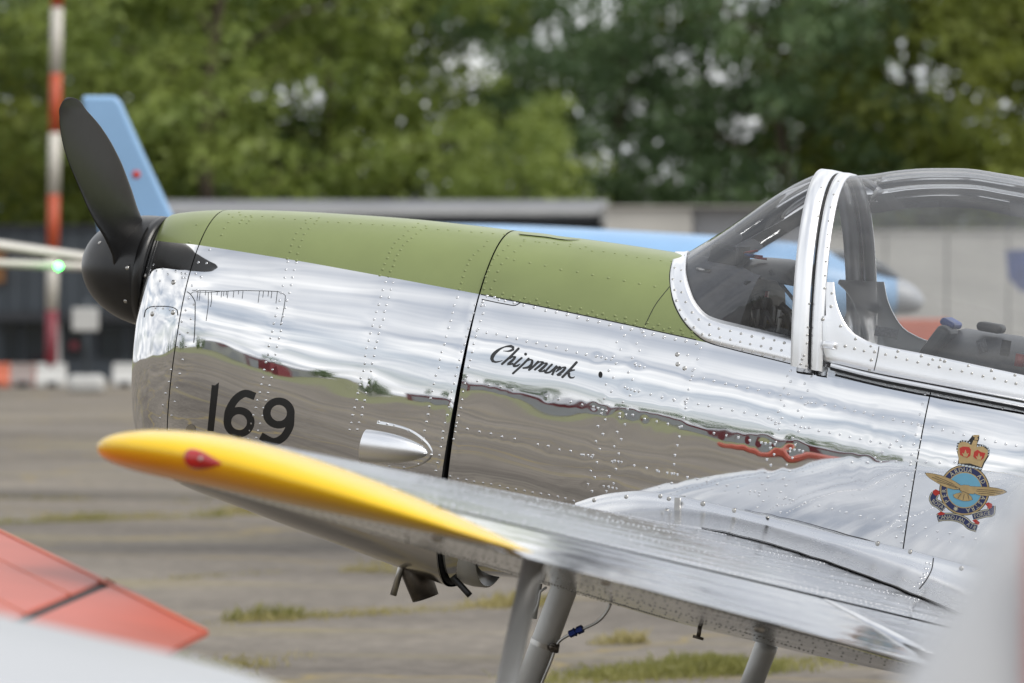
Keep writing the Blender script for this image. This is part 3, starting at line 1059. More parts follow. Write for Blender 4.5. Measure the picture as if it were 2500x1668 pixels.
# dark structure under the joints
for (T, xs, top) in ((COWL, xspan(.44, 1.49, .03), True), (FUSE, xspan(1.51, 4.3, .05), False), (FUSE, xspan(1.51, 2.29, .05), 2)):
    mb = MB()
    if top != 2:
        mb.grid(low_grid(T, xs, 30, 40, .009))
    if top:
        mb.grid(top_grid(T, xs, 30, .009))
    acput(mb, 'inner_structure', 'seam')
mb = MB()
for T, x in ((COWL, 1.488), (FUSE, 1.512)):
    ring_ = np.concatenate([low_grid(T, np.array([x]), 30, 40, .006)[0], top_grid(T, np.array([x]), 30, .006)[0][::-1]])
    k = len(mb.v)
    mb.v += [tuple(q) for q in ring_] + [(x, 0, -.2)]
    mb.f += [(k + i, k + (i + 1) % len(ring_), k + len(ring_)) for i in range(len(ring_))]
acput(mb, 'firewall', 'seam')
ring_ = np.concatenate([low_grid(COWL, np.array([.285]), 30, 40)[0], top_grid(COWL, np.array([.285]), 30)[0][::-1]])
mb = MB(); mb.v = [tuple(q) for q in ring_] + [(.287, 0, -.1)]
mb.f = [(i, (i + 1) % len(ring_), len(ring_)) for i in range(len(ring_))]
acput(mb, 'nose_front', 'seam')


def rivets(tree, pts, parent, mat='rivet', r_=.0045, h_=.0014, lift=0.0):
    mb, _ = domes(tree, pts, r_, h_, lift)
    o = acput(mb, 'rivets', mat, parent)
    o['kind'] = 'stuff'
    return o


rivets(skin, COWL_R, cowl)
rivets(skin, FUSE_R, fus)
rivets(skin, [p for p in TOP_R if p[0] < 1195], cowl_t, 'green', .005, .0022)
rivets(skin, [p for p in TOP_R if p[0] >= 1195], deck, 'green', .005, .0022)
rivets(skin, [(1190, 724), (1207, 727), (1218, 731), (1232, 734), (1254, 739), (1178, 736), (1175, 746)] + row((1278, 745), (1700, 840), 17), fus, 'rivet', .0055, .0026)


# ---- ribbons and polygons lying on the skin
def ribbon(mb, tree, pts, width, lift, n=None, taper=False, cap=False):
    P = resample(pts, n or max(4, 3 * len(pts)))
    if not hasattr(width, '__len__'):
        width = [width, width]
    wd_ = np.interp(np.linspace(0, 1, len(P)), np.linspace(0, 1, len(width)), width)
    T_ = np.gradient(P, axis=0); T_ /= np.linalg.norm(T_, axis=1)[:, None]
    Nn = np.stack([-T_[:, 1], T_[:, 0]], 1)
    rows_ = []
    for i in range(len(P)):
        pr = []
        for s in (-.5, 0, .5):
            c, nn = hit(tree, *(P[i] + Nn[i] * s * wd_[i]))
            if c is None:
                return
            pr.append(c + nn * lift)
        rows_.append(pr)
    mb.grid(rows_)
    if cap:
        for e in (0, -1):
            disc(mb, tree, P[e], wd_[e] / 2, wd_[e] / 2, lift + .00004, 12, 1)


def disc(mb, tree, c, rx, ry, lift, n=40, rings=4, rin=0.0, rot=0.0):
    R_ = []
    ca, sa = math.cos(rot), math.sin(rot)
    for q in np.linspace(rin, 1, rings + 1):
        ln = []
        for a in np.linspace(0, 2 * np.pi, n, endpoint=False):
            u_, v_ = max(q, .001) * rx * math.cos(a), max(q, .001) * ry * math.sin(a)
            h_, nn = hit(tree, c[0] + u_ * ca - v_ * sa, c[1] + u_ * sa + v_ * ca)
            if h_ is None:
                return
            ln.append(h_ + nn * lift)
        R_.append(ln)
    mb.grid(R_, closed_v=True)


from mathutils.geometry import tessellate_polygon


def poly(mb, tree, pts, lift):
    tri = tessellate_polygon([[Vector((p[0], p[1], 0)) for p in pts]])
    V = []
    for p in pts:
        c, nn = hit(tree, *p)
        if c is None:
            return
        V.append(c + nn * lift)
    mb.add(V, tri)


def Z2(ox, oy, s):
    return lambda pts: [(ox + x * s, oy + y * s) for x, y in pts]


# registration number
z = Z2(0, 500, .38298)
mb = MB()
ribbon(mb, skin, z([(1372, 1152), (1342, 1443)]), [44 * .383, 40 * .383], .0009, 16)
poly(mb, skin, z([(1395, 1133), (1393, 1156), (1350, 1168)]), .001)
c6 = z([(1524, 1386)])[0]
disc(mb, skin, c6, 98 * .383, 97 * .383, .0009, 44, 3, .52)
ribbon(mb, skin, z([(1449, 1390), (1455, 1330), (1478, 1275), (1515, 1228), (1565, 1203), (1625, 1222)]), 48 * .383, .00105, 24)
c9 = z([(1777, 1328)])[0]
disc(mb, skin, c9, 101 * .383, 99 * .383, .0009, 44, 3, .52)
ribbon(mb, skin, z([(1853, 1330), (1851, 1395), (1830, 1450), (1795, 1492), (1745, 1512), (1662, 1474)]), 48 * .383, .00105, 24)
acput(mb, 'number_169', 'decal_black', cowl)

# script name
z = Z2(1180, 830, .10638)
mb = MB()
S_ = [
    ([(455, 255), (560, 262), (640, 245), (690, 205), (680, 165), (620, 145), (540, 150), (420, 190), (300, 270), (220, 360), (195, 430), (215, 485), (280, 510), (360, 500), (440, 470)], [14, 28, 50, 70, 66, 40, 30, 46, 66, 78, 86, 78, 44, 30, 10]),
    ([(808, 200), (620, 385), (430, 555)], 52), ([(600, 440), (680, 390), (735, 390), (700, 440), (560, 560)], [20, 40, 52, 60, 50]), ([(540, 575), (610, 565), (690, 540)], [20, 36, 40]),
    ([(880, 415), (780, 500), (700, 575)], 46), ([(690, 560), (705, 605), (760, 600), (850, 550)], [50, 50, 44, 12]),
    ([(1040, 430), (870, 600), (680, 770)], 48), ([(1000, 490), (1075, 455), (1125, 475), (1105, 560), (1030, 630), (900, 650)], [20, 40, 56, 66, 52, 36]),
    ([(1258, 500), (1160, 600), (1050, 690)], 50), ([(1220, 560), (1300, 505), (1375, 515), (1310, 580), (1170, 695)], [18, 36, 56, 50, 46]), ([(1330, 580), (1410, 535), (1465, 540), (1400, 610), (1270, 725)], [18, 36, 56, 60, 56]),
    ([(1300, 735), (1370, 720), (1420, 690)], [20, 40, 40]), ([(1575, 565), (1490, 650), (1425, 725)], 46), ([(1410, 720), (1430, 755), (1500, 750), (1590, 690), (1690, 590)], [46, 46, 44, 44, 40]),
    ([(1690, 590), (1640, 680), (1575, 810)], [40, 46, 50]), ([(1620, 700), (1700, 640), (1770, 620), (1760, 640), (1660, 740)], [16, 36, 52, 52, 20]), ([(1760, 690), (1830, 630), (1890, 630), (1830, 710), (1690, 815)], [16, 36, 56, 60, 48]), ([(1700, 820), (1750, 815), (1800, 795)], [24, 30, 10]),
    ([(2140, 515), (1990, 680), (1815, 855)], 54), ([(1950, 740), (2030, 700), (2100, 690)], [30, 46, 30]), ([(1960, 750), (1965, 820), (2010, 870), (2060, 870), (2095, 840)], [60, 56, 46, 36, 12]),
]
for i, (pts, w_) in enumerate(S_):
    ww = [q * .10638 for q in w_] if hasattr(w_, '__len__') else w_ * .10638
    ribbon(mb, skin, z(pts), ww, .0009 + i * .00003, 22, cap=not hasattr(w_, '__len__'))
disc(mb, skin, z([(970, 328)])[0], 33 * .106, 36 * .106, .0009, 16, 2)
acput(mb, 'script_lettering', 'decal_grey', fus)

# oil runs below the cowl joint
mb = MB()
z = Z2(380, 480, .17857)
runs = [([(400, 1285), (470, 1330), (520, 1400), (540, 1450), (540, 1560), (530, 1900), (520, 2000)], 12), ([(500, 1283), (650, 1285), (800, 1292), (960, 1295), (1150, 1285), (1400, 1290), (1600, 1295), (1720, 1310), (1775, 1355), (1765, 1450), (1745, 1570), (1705, 1760)], 9),
        ([(480, 1330), (520, 1305), (720, 1310), (880, 1300)], 7), ([(720, 1310), (720, 1450), (690, 1700)], 8), ([(760, 1300), (765, 1400), (750, 1510)], 8)]
for x, L_ in ((580, 130), (610, 130), (685, 60), (845, 60), (905, 90), (935, 70), (970, 60), (990, 100), (1070, 90), (1135, 45), (1195, 105), (1420, 160), (1475, 90), (1545, 75), (1590, 100), (1665, 170)):
    runs.append(([(x, 1292), (x - L_ * .06, 1292 + L_ * .5), (x - L_ * .12, 1292 + L_)], 7))
for i, (pts, w_) in enumerate(runs):
    ribbon(mb, skin, z(pts), w_ * .17857, .0005 + i * .00001, 26)
acput(mb, 'oil_runs', 'decal_grey', cowl)
# panel joints on the nose ring
mb = MB()
ribbon(mb, skin, [(341, 658), (395, 671), (453, 687)], 2.6, .0006, 14)
ribbon(mb, skin, [(352, 775), (356, 757), (370, 749), (400, 748), (422, 751), (433, 759), (434, 770)], 2.2, .0006, 26)
acput(mb, 'panel_joint', 'seam', nose)
mb = MB()
ribbon(mb, skin, [(1174, 719), (1400, 765), (1550, 797), (1700, 830)], 2.6, .0006, 40)
ribbon(mb, skin, [(1176, 731), (1230, 742), (1256, 746), (1272, 738)], 2.2, .0007, 20)
acput(mb, 'panel_joint', 'seam', fus)
mb = MB()
ribbon(mb, skin, [(1635, 700), (1600, 745), (1572, 800)], 1.8, .0006, 14)
acput(mb, 'panel_joint', 'seam', deck)
mb = MB(); ribbon(mb, skin, [(2015, 892), (2270, 948), (2500, 1003)], 2.2, .0007, 40)
acput(mb, 'panel_joint', 'seam', fus)
# fasteners and small ports
for p_ in [(355, 674), (423, 688), (372, 766), (421, 763)]:
    mb, _ = domes(skin, [p_], .009, .004); acput(mb, 'fastener', 'steel', nose)
mb = MB(); disc(mb, skin, (466, 1048), 12, 12, .0012, 20, 2); acput(mb, 'fastener_plate', 'steel', cowl)
mb = MB(); disc(mb, skin, (1466, 915), 5, 8, .001, 16, 2); acput(mb, 'port_hole', 'seam', fus)
for p_ in [(1653, 867), (1671, 897), (1655, 888)]:
    mb, _ = domes(skin, [p_], .0075, .003); acput(mb, 'fastener', 'steel', fus)
mb = MB()
P0, n0 = hit(skin, 1260, 572)
ribbon(mb, skin, [(1268, 571), (1330, 577), (1395, 586), (1415, 585)], [6, 7, 6, 1], .004, 20)
acput(mb, 'raised_strip', 'green', deck)

# ---- teardrop blister on the cowling
z = Z2(860, 1000, .11479)
ax0, ax1 = z([(255, 770)])[0], z([(1610, 930)])[0]
nb, mbk = 26, 20
rows_ = []
for i in range(nb + 1):
    t = i / nb
    wv_ = 345 * .11479 * max(0, 1 - t ** 2.1) ** .62
    cpx = (ax0[0] + (ax1[0] - ax0[0]) * t, ax0[1] + (ax1[1] - ax0[1]) * t)
    if i == 0:
        cpx0 = cpx
    ln = []
    for j in range(mbk + 1):
        a = math.pi * j / mbk
        q = (cpx[0] + math.cos(a) * wv_ * .16, cpx[1] - math.cos(a) * wv_)
        c, nn = hit(skin, *q)
        ln.append(c + np.array([0, -1, 0]) * (math.sin(a) * .048 * max(0, 1 - t ** 2.1) ** .62) + nn * .0015)
    rows_.append(ln)
mb = MB(); mb.grid(rows_)
blister = acput(mb, 'blister_fairing', 'alu_frame', cowl)
mb = MB()
fl = [(540, 235), (900, 310), (1200, 405), (1500, 590), (1660, 770), (1710, 900), (1690, 1010), (1560, 1130), (1350, 1220), (1100, 1265), (780, 1230), (420, 1150)]
inn = [(500, 395), (850, 420), (1150, 500), (1400, 660), (1560, 800), (1620, 920), (1590, 985), (1450, 1070), (1250, 1150), (1080, 1175), (780, 1130), (440, 1060)]
F1, I1 = resample(z(fl), 50), resample(z(inn), 50)
G_ = []
for p_, q_ in zip(F1, I1):
    G_.append([hit(skin, *(p_ + (q_ - p_) * k))[0] + np.array([0, -1, 0]) * (.0 if k == 0 else .001) for k in (0, .06, .5, 1.0)])
mb.grid(G_)
acput(mb, 'blister_flange', 'alu', cowl)
rivets(skin, z([(575, 262), (740, 310), (908, 340), (1215, 450), (1490, 650), (1675, 960), (1415, 1160), (1105, 1235), (780, 1195), (462, 1130)]), cowl, lift=.0016)

# ---- crest on the rear fuselage
z = Z2(2200, 1020, .21053)
K = .21053


def glyph(ch, size, mat_rot, centre, mb, tree, lift, sx=1.0):
    cu = bpy.data.curves.new('t', 'FONT')
    cu.body = ch
    cu.align_x = 'CENTER'
    cu.size = size
    cu.resolution_u = 2
    ob = bpy.data.objects.new('t', cu)
    COL.objects.link(ob)
    me = bpy.data.meshes.new_from_object(ob)
    V = np.array([v.co[:2] for v in me.vertices])
    Fs = [tuple(p_.vertices) for p_ in me.polygons]
    bpy.data.objects.remove(ob); bpy.data.curves.remove(cu); bpy.data.meshes.remove(me)
    if not len(V):
        return
    V[:, 1] -= size * .35
    V[:, 0] *= sx
    ca, sa = math.cos(mat_rot), math.sin(mat_rot)
    out = []
    for x, y in V:
        u_, v_ = x, -y
        c, nn = hit(tree, centre[0] + u_ * ca - v_ * sa, centre[1] + u_ * sa + v_ * ca)
        if c is None:
            return
        out.append(c + nn * lift)
    mb.add(out, Fs)


crest = empty('crest', (0, 0, 0), None, None)
crest.parent = ac
crest.name = 'crest'
cc = z([(735, 840)])[0]
layers = [(292, 'decal_black', .0008), (284, 'crest_gold', .0010), (268, 'crest_navy', .0012), (208, 'crest_gold', .0014), (197, 'crest_sky', .0016)]
for r_, mt, lf in layers:
    mb = MB(); disc(mb, skin, cc, r_ * K, r_ * K * 1.01, lf, 56, 4)
    acput(mb, 'ring', mt, crest)
mb = MB()
for ch, x, y in (('P', 535, 965), ('E', 512, 905), ('R', 505, 848), ('A', 592, 655), ('R', 640, 620), ('D', 692, 603), ('U', 748, 602), ('A', 802, 614),
                 ('A', 905, 690), ('D', 945, 742), ('A', 950, 930), ('S', 920, 990), ('T', 884, 1035), ('R', 838, 1068), ('A', 780, 1080)):
    a = math.atan2(y - 840, x - 735)
    p = (735 + 238 * math.cos(a), 840 + 238 * math.sin(a))
    glyph(ch, 74 * K, a + math.pi / 2, z([p])[0], mb, skin, .0018, .95)
st = [(635 + (34 if k % 2 == 0 else 15) * math.cos(k * math.pi / 8 + .2), 1055 + (34 if k % 2 == 0 else 15) * math.sin(k * math.pi / 8 + .2)) for k in range(16)]
poly(mb, skin, z(st), .0018)
acput(mb, 'motto', 'crest_pale', crest)
# scrolls
SC = [[(395, 880), (370, 940), (385, 975), (440, 1010), (500, 1060)], [(420, 1165), (490, 1150), (570, 1150), (660, 1165), (740, 1200), (800, 1255), (880, 1280)], [(830, 1150), (900, 1130), (980, 1110), (1045, 1100), (1048, 1020)]]
for i, (wd_, mt, lf) in enumerate([(96, 'decal_black', .0008), (84, 'crest_pale', .0010), (64, 'crest_navy', .0012)]):
    mb = MB()
    for s_ in SC:
        ribbon(mb, skin, z(s_), wd_ * K, lf, 24)
    acput(mb, 'scroll', mt, crest)
for j_, pts in enumerate([[(365, 850), (400, 830), (445, 850), (445, 890), (400, 905), (375, 885)], [(420, 1110), (460, 1088), (510, 1105), (500, 1125), (440, 1132)], [(975, 1000), (1010, 980), (1055, 1000), (1055, 1040), (1020, 1060), (1000, 1030)], [(825, 1190), (870, 1178), (912, 1215), (900, 1240), (860, 1225)]]):
    mb = MB(); poly(mb, skin, z(pts), .0014); acput(mb, 'scroll_curl', 'crest_red', crest)
mb = MB()


def word(w, path, size):
    P = resample(z(path), 60)
    s = np.concatenate([[0], np.cumsum(np.linalg.norm(np.diff(P, axis=0), axis=1))])
    n_ = len(w)
    for i, ch in enumerate(w):
        if ch == ' ':
            continue
        t = s[-1] * (i + .5) / n_
        c = np.array([np.interp(t, s, P[:, 0]), np.interp(t, s, P[:, 1])])
        c2 = np.array([np.interp(t + .5, s, P[:, 0]), np.interp(t + .5, s, P[:, 1])])
        d_ = c2 - c
        glyph(ch, size * K, math.atan2(d_[1], d_[0]), c, mb, skin, .0016, .9)


word('ROYAL', [(360, 958), (430, 1005), (520, 1065)], 66)
word('CANADIAN AIR', [(425, 1168), (500, 1150), (600, 1155), (700, 1185), (790, 1240), (870, 1285)], 66)
word('FORCE', [(840, 1150), (930, 1122), (1040, 1100)], 66)
acput(mb, 'scroll_lettering', 'crest_pale', crest)
# eagle
mb = MB()
wing_l = [(283, 640), (380, 650), (480, 675), (560, 705), (640, 750), (690, 785), (672, 830), (610, 830), (540, 812), (470, 785), (410, 750), (345, 710), (300, 670)]
wing_r = [(800, 795), (900, 800), (1000, 803), (1100, 815), (1190, 838), (1222, 862), (1170, 885), (1080, 905), (980, 905), (900, 895), (840, 870)]
body = [(680, 790), (730, 780), (790, 785), (830, 830), (850, 860), (845, 885), (800, 880), (770, 885), (720, 875), (685, 845)]
tail = [(690, 868), (640, 880), (605, 895), (620, 925), (660, 945), (720, 965), (780, 965), (828, 950), (815, 915), (780, 885)]
for s_ in (wing_l, wing_r, body, tail):
    c_ = np.mean(s_, 0)
    poly(mb, skin, z([tuple(c_ + (np.array(q) - c_) * 1.045) for q in s_]), .0021)
acput(mb, 'eagle_outline', 'decal_black', crest)
mb = MB()
for i, s_ in enumerate((tail, wing_l, wing_r, body)):
    poly(mb, skin, z(s_), .0023 + i * .0001)
acput(mb, 'eagle', 'crest_gold', crest)
mb = MB()
for a, b_ in [((360, 690), (640, 800)), ((420, 735), (650, 815)), ((400, 680), (620, 775)), ((870, 850), (1150, 878)), ((880, 830), (1180, 858)), ((900, 875), (1080, 892)), ((700, 880), (660, 935)), ((735, 885), (720, 955)), ((775, 890), (790, 950)), ((690, 845), (790, 885)), ((640, 800), (690, 830))]:
    ribbon(mb, skin, z([a, ((a[0] + b_[0]) / 2, (a[1] + b_[1]) / 2 - 3), b_]), 5 * K, .0029, 6)
acput(mb, 'feather_lines', 'decal_black', crest)
# crown
mb = MB(); poly(mb, skin, z([(655, 548), (668, 470), (642, 370), (650, 300), (700, 258), (780, 270), (830, 205), (905, 200), (905, 245), (880, 305), (960, 315), (1025, 370), (1020, 440), (965, 530), (930, 615), (800, 565)]), .0019); acput(mb, 'crown_outline', 'decal_black', crest)
mb = MB(); poly(mb, skin, z([(668, 470), (655, 370), (665, 310), (705, 278), (765, 285), (815, 320), (840, 262), (888, 268), (875, 330), (955, 335), (1010, 380), (1005, 440), (955, 520), (935, 575), (800, 530), (672, 530)]), .0022); acput(mb, 'crown', 'crest_gold', crest)
mb = MB()
poly(mb, skin, z([(680, 350), (720, 335), (790, 340), (812, 370), (805, 440), (770, 465), (720, 450), (685, 430)]), .0026)
poly(mb, skin, z([(850, 395), (890, 372), (930, 400), (980, 410), (960, 470), (925, 495), (870, 480), (838, 450)]), .0026)
acput(mb, 'crown_cap', 'crest_red', crest)
mb = MB()
for c_ in ((748, 420), (905, 455)):
    poly(mb, skin, z([(c_[0], c_[1] - 50), (c_[0] + 18, c_[1]), (c_[0] + 40, c_[1] - 10), (c_[0] + 20, c_[1] + 35), (c_[0] - 20, c_[1] + 30), (c_[0] - 40, c_[1] - 15), (c_[0] - 18, c_[1])]), .0029)
poly(mb, skin, z([(852, 200), (905, 202), (900, 222), (886, 228), (898, 255), (880, 262), (850, 258), (858, 228), (836, 222), (836, 208)]), .0029)
acput(mb, 'crown_lily', 'crest_gold', crest)
mb = MB()
for a in np.linspace(0, 1, 8):
    for P_ in ([(652, 380), (660, 310), (705, 268), (795, 290)], [(890, 330), (960, 325), (1015, 370), (1015, 430)]):
        q = resample(P_, 8)[int(round(a * 7))]
        disc(mb, skin, z([q])[0], 9 * K, 9 * K, .0028, 8, 1)
for a in np.linspace(0, 1, 7):
    disc(mb, skin, z([(680 + 240 * a, 545 + 45 * a)])[0], 20 * K, 11 * K, .0028, 10, 1)
acput(mb, 'crown_pearl', 'crest_white', crest)

# ---- windscreen
I_px = [(1674, 645), (1674, 670), (1682, 705), (1701, 748), (1734, 778), (1765, 788), (1805, 797), (1868, 811), (1954, 829)]
O_px = [(1641, 642), (1636, 672), (1642, 725), (1663, 774), (1696, 813), (1726, 834), (1784, 851), (1868, 872), (1952, 893)]


def on_base(pts):
    out = []
    for p in pts:
        c, nn = hit(wind_base, *p)
        out.append((c, nn))
    return out


Ib, Ob = on_base(I_px), on_base(O_px)
Iv = [np.array([2.094, 0, .366])] + [c for c, _ in Ib]
Ov = [np.array([2.052, 0, .3645])] + [c for c, _ in Ob]
In = [np.array([0, 0, 1.0])] + [nn for _, nn in Ib]
On = [np.array([0, 0, 1.0])] + [nn for _, nn in Ob]
NW = 46
Ic, Oc, Nc = resample(Iv, NW), resample(Ov, NW), resample(On, NW)
Nc /= np.linalg.norm(Nc, axis=1)[:, None]
HZ0, HZT, HW, HN = .085, .705, .402, 2.25


def hoop_x(zv):
    return 2.50 + .15 * (HZT - zv)


def arch(phi, w=HW, z0=HZ0, zt=HZT, n=HN):
    c_, s_ = np.cos(phi), np.sin(phi)
    return np.stack([-w * np.sign(c_) * np.abs(c_) ** (2 / n), z0 + (zt - z0) * np.abs(s_) ** (2 / n)], -1)


# angle on the hoop matched to each base point: base corner -> hoop foot, base front -> hoop top
gl = []
tt = np.linspace(0, 1, NW)                    # 0 front centre, 1 hoop foot
for i in range(NW):
    phi = math.pi / 2 * (1 - tt[i]) + .16 * tt[i]
    y_, z_ = arch(np.array([phi]))[0]
    Hp = np.array([hoop_x(z_) + .004, y_, z_])
    B = Ic[i] + Nc[i] * .004
    D = Hp - B
    line = []
    for s in np.linspace(0, 1, 22):
        bulge = math.sin(math.pi * s ** 2.2) * .016 * (1 - tt[i] ** 3) + .010 * math.sin(math.pi * s) * math.sin(math.pi * tt[i])
        out = np.array([-.35, -.75 * math.sin(math.pi / 2 * tt[i]), .75 * math.cos(math.pi / 2 * tt[i])])
        line.append(B + D * s + out * bulge)
    gl.append(line)
gl = np.array(gl)
mb = MB(); mb.grid(gl); mb.grid(mir(gl))
ws = acput(mb, 'windscreen', 'glass_front', weld=True)
# metal skirt round its foot
for sgn in (1, -1):
    rows_ = []
    for i in range(NW):
        a_, b_, n_ = Oc[i], Ic[i], Nc[i]
        e = [a_ - n_ * .001, a_ + n_ * .0035, a_ + (b_ - a_) * .3 + n_ * .0045, a_ + (b_ - a_) * .7 + n_ * .006, b_ + n_ * .011, b_ + n_ * .004]
        rows_.append(e)
    rows_ = np.array(rows_)
    if sgn < 0:
        rows_ = mir(rows_)
    mb = MB(); mb.grid(rows_)
    sk = acput(mb, 'windscreen_skirt', 'alu_frame')
    if sgn > 0:
        skirt = sk
        skirt_t = bvh(rows_)
rivets(skirt_t, SKIRT_R, skirt, 'steel', .0048, .002)


mb = MB(); ribbon(mb, skin, [(x - 1, y + 1) for x, y in O_px], 2.4, .0006, 60); acput(mb, 'skirt_joint', 'seam', skirt)


def band(x0, x1, out, name, mat, thick=.004, a0=.0, n=90, dz=0.0):
    ph = np.linspace(a0, math.pi - a0, n)
    A = arch(ph)
    T_ = np.gradient(A, axis=0)
    nr = np.stack([T_[:, 1], -T_[:, 0]], 1); nr /= np.linalg.norm(nr, axis=1)[:, None]
    if (nr[n // 2] @ np.array([0, 1])) < 0:
        nr = -nr
    rows_ = []
    for i in range(n):
        xx = hoop_x(A[i, 1])
        p_ = lambda dx, o: np.array([xx + dx, A[i, 0] + nr[i, 0] * o, A[i, 1] + nr[i, 1] * o])
        rows_.append([p_(x0, out - thick), p_(x0, out), p_((x0 + x1) / 2, out + .0015), p_(x1, out), p_(x1, out - thick)])
    mb = MB(); mb.grid(rows_, closed_v=True)
    o = acput(mb, name, mat)
    return o, bvh(np.array(rows_)[:, :4])


hoop, hoop_t = band(0, .056, .010, 'windscreen_hoop', 'alu_frame', .014)
band(.0585, .0655, .004, 'hoop_seal', 'rubber', .012)
frame2, frame2_t = band(.067, .105, .009, 'canopy_front_frame', 'alu_frame', .010, .0)
rivets(hoop_t, row((2004, 458), (1977, 740), 9) + row((1973, 800), (1971, 838), 3) + [(1963, 868), (1959, 879), (1955, 889), (1978, 872), (1974, 883), (1970, 894)], hoop, 'steel', .0042, .0018)
rivets(frame2_t, rowl([(2047, 443), (2029, 500), (2022, 571), (2017, 640), (2012, 705)], 9) + rowl([(2050, 470), (2037, 540), (2031, 625), (2026, 702)], 6), frame2, 'steel', .0042, .0018)
mb = MB()
ph = np.linspace(0.02, .02, 1)

# ---- bubble canopy
CX = [2.60, 2.66, 2.75, 2.86, 3.02, 3.20, 3.5, 3.9, 4.2, 4.42]
CT = [.708, .722, .750, .775, .794, .793, .755, .630, .49, .37]


def canopy_grid(n_x=70, n_p=90, off=0.0):
    rows_ = []
    for i in range(n_x):
        t = i / (n_x - 1)
        xt_ = 2.60 + (4.42 - 2.60) * t
        zt = pchip(CX, CT, np.array([xt_]))[0] + off
        w = np.interp(xt_, [2.6, 2.8, 3.2, 3.8, 4.42], [.402, .414, .430, .415, .36]) + off
        ph_ = np.linspace(0, math.pi, n_p)
        A = arch(ph_, w, .085, zt, 2.3)
        lean = .15 * (1 - t) ** 2
        rows_.append([[xt_ + lean * (zt - q[1]), q[0], q[1]] for q in A])
    return np.array(rows_)


CG = canopy_grid()
canopy_t = bvh(CG)
mb = MB(); mb.grid(CG)
cano = acput(mb, 'canopy_bubble', 'glass')
cO = [(2010, 690), (2007, 725), (2003, 800), (2001, 850), (2006, 876), (2060, 892), (2128, 908), (2251, 932), (2500, 979), (2900, 1058), (3300, 1140)]
cI = [(2037, 690), (2040, 725), (2060, 783), (2083, 813), (2105, 826), (2125, 836), (2155, 844), (2251, 863), (2500, 916), (2900, 1000), (3300, 1085)]
cOr, cIr = resample(cO, 90), resample(cI, 90)
rows_ = []
for p_, q_ in zip(cOr, cIr):
    ln = []
    for k in (0, .0, .12, .3, .6, .9, 1, 1):
        c, nn = hit(canopy_t, *(p_ + (q_ - p_) * k))
        if c is None:
            c, nn = hit(raw_skin, *(p_ + (q_ - p_) * k))
        ln.append((c, nn))
    if any(a is None for a, _ in ln):
        continue
    offs = (-.004, .006, .010, .007, .006, .006, .005, -.003)
    rows_.append([c + nn * o_ for (c, nn), o_ in zip(ln, offs)])
rows_ = np.array(rows_)
mb = MB(); mb.grid(rows_); rail = acput(mb, 'canopy_rail', 'alu_frame')
rail_t = bvh(rows_)
mb = MB(); mb.grid(mir(rows_)); acput(mb, 'canopy_rail', 'alu_frame')
RAILR = row((2161, 867), (2480, 937), 13) + row((2192, 858), (2478, 917), 6) + [(2063, 846), (2085, 851), (2109, 857), (2126, 845), (2135, 860), (2128, 880), (2122, 903), (2089, 829), (2053, 795), (2031, 750), (2011, 757), (2009, 780), (2006, 806), (2005, 828), (2278, 879), (2296, 880), (2306, 882), (2030, 718)]
rivets(rail_t, RAILR, rail, 'steel', .005, .0022)
mb = MB(); ribbon(mb, rail_t, [(2146, 846), (2143, 865), (2134, 905)], 2.0, .001, 12); acput(mb, 'panel_joint', 'seam', rail)
# slide handle bump
c, nn = hit(rail_t, 2026, 843)
mb = MB(); mb.box(c + nn * .008, (.046, .02, .024)); bevel(acput(mb, 'handle_boss', 'alu_frame', rail), .008, 3)
# canopy runner below the rail
mb = MB()
rows_ = []
for p_ in resample([(2006, 880), (2128, 911), (2300, 945), (2500, 984), (2900, 1064), (3200, 1124)], 50):
    c, nn = hit(canopy_t, *p_)
    if c is None:
        continue
    rows_.append([c + np.array([0, -.003, 0]), c + np.array([0, -.009, -.002]), c + np.array([0, -.0095, -.012]), c + np.array([0, .02, -.015])])
mb.grid(rows_); acput(mb, 'canopy_runner', 'alu_frame')
mb = MB(); mb.grid(mir(rows_)); acput(mb, 'canopy_runner', 'alu_frame')
mb = MB()
rows2 = [[r_[3] + np.array([0, -.022, .001]), r_[3] + np.array([0, -.023, -.008])] for r_ in rows_]
mb.grid(rows2); acput(mb, 'runner_gap', 'seam')

# ---- cockpit
mb = MB()
rows_ = []
ti = np.linspace(0, 1, 30)
for x in np.linspace(2.10, 2.385, 30):
    # half width of the deck inside the windscreen at this x
    k = np.argmin(np.abs(Ic[:, 0] - x))
    zi = Ic[k, 2]
    zt_, _, zm_, w_, nu_, _ = [q[0] for q in stn(FUSE, np.array([x]))]
    a0 = math.asin(min(1, max(0, (zi - zm_) / (zt_ - zm_))) ** (nu_ / 2))
    A = np.linspace(a0, math.pi / 2, 22)[None]
    L_ = half(FUSE, np.array([x]), A)[0] + np.array([0, 0, .003])
    rows_.append(np.concatenate([L_, mir(L_)[::-1][1:]]))
mb.grid(rows_); acput(mb, 'front_coaming', 'deck_grey')
mb = MB()
ring_ = np.array(rows_[-1]); ring_ = np.concatenate([ring_, [[2.385, .345, -.35], [2.385, -.345, -.35]]])
mb.v = [tuple(q) for q in ring_] + [(2.385, 0, .05)]
mb.f = [(i, (i + 1) % len(ring_), len(ring_)) for i in range(len(ring_))]
panel = acput(mb, 'instrument_panel', 'coaming')
for (yy, z_, r_, mt) in [(-.16, .20, .042, 'cockpit'), (-.16, .09, .042, 'cockpit'), (-.05, .2, .042, 'cockpit'), (-.05, .09, .042, 'cockpit'), (.06, .2, .042, 'cockpit'), (.06, .09, .042, 'cockpit'), (.17, .2, .042, 'cockpit'), (.17, .09, .042, 'cockpit')]:
    mb = MB(); mb.tube([(2.386, yy, z_), (2.398, yy, z_)], r_, 20); acput(mb, 'dial', mt, panel)
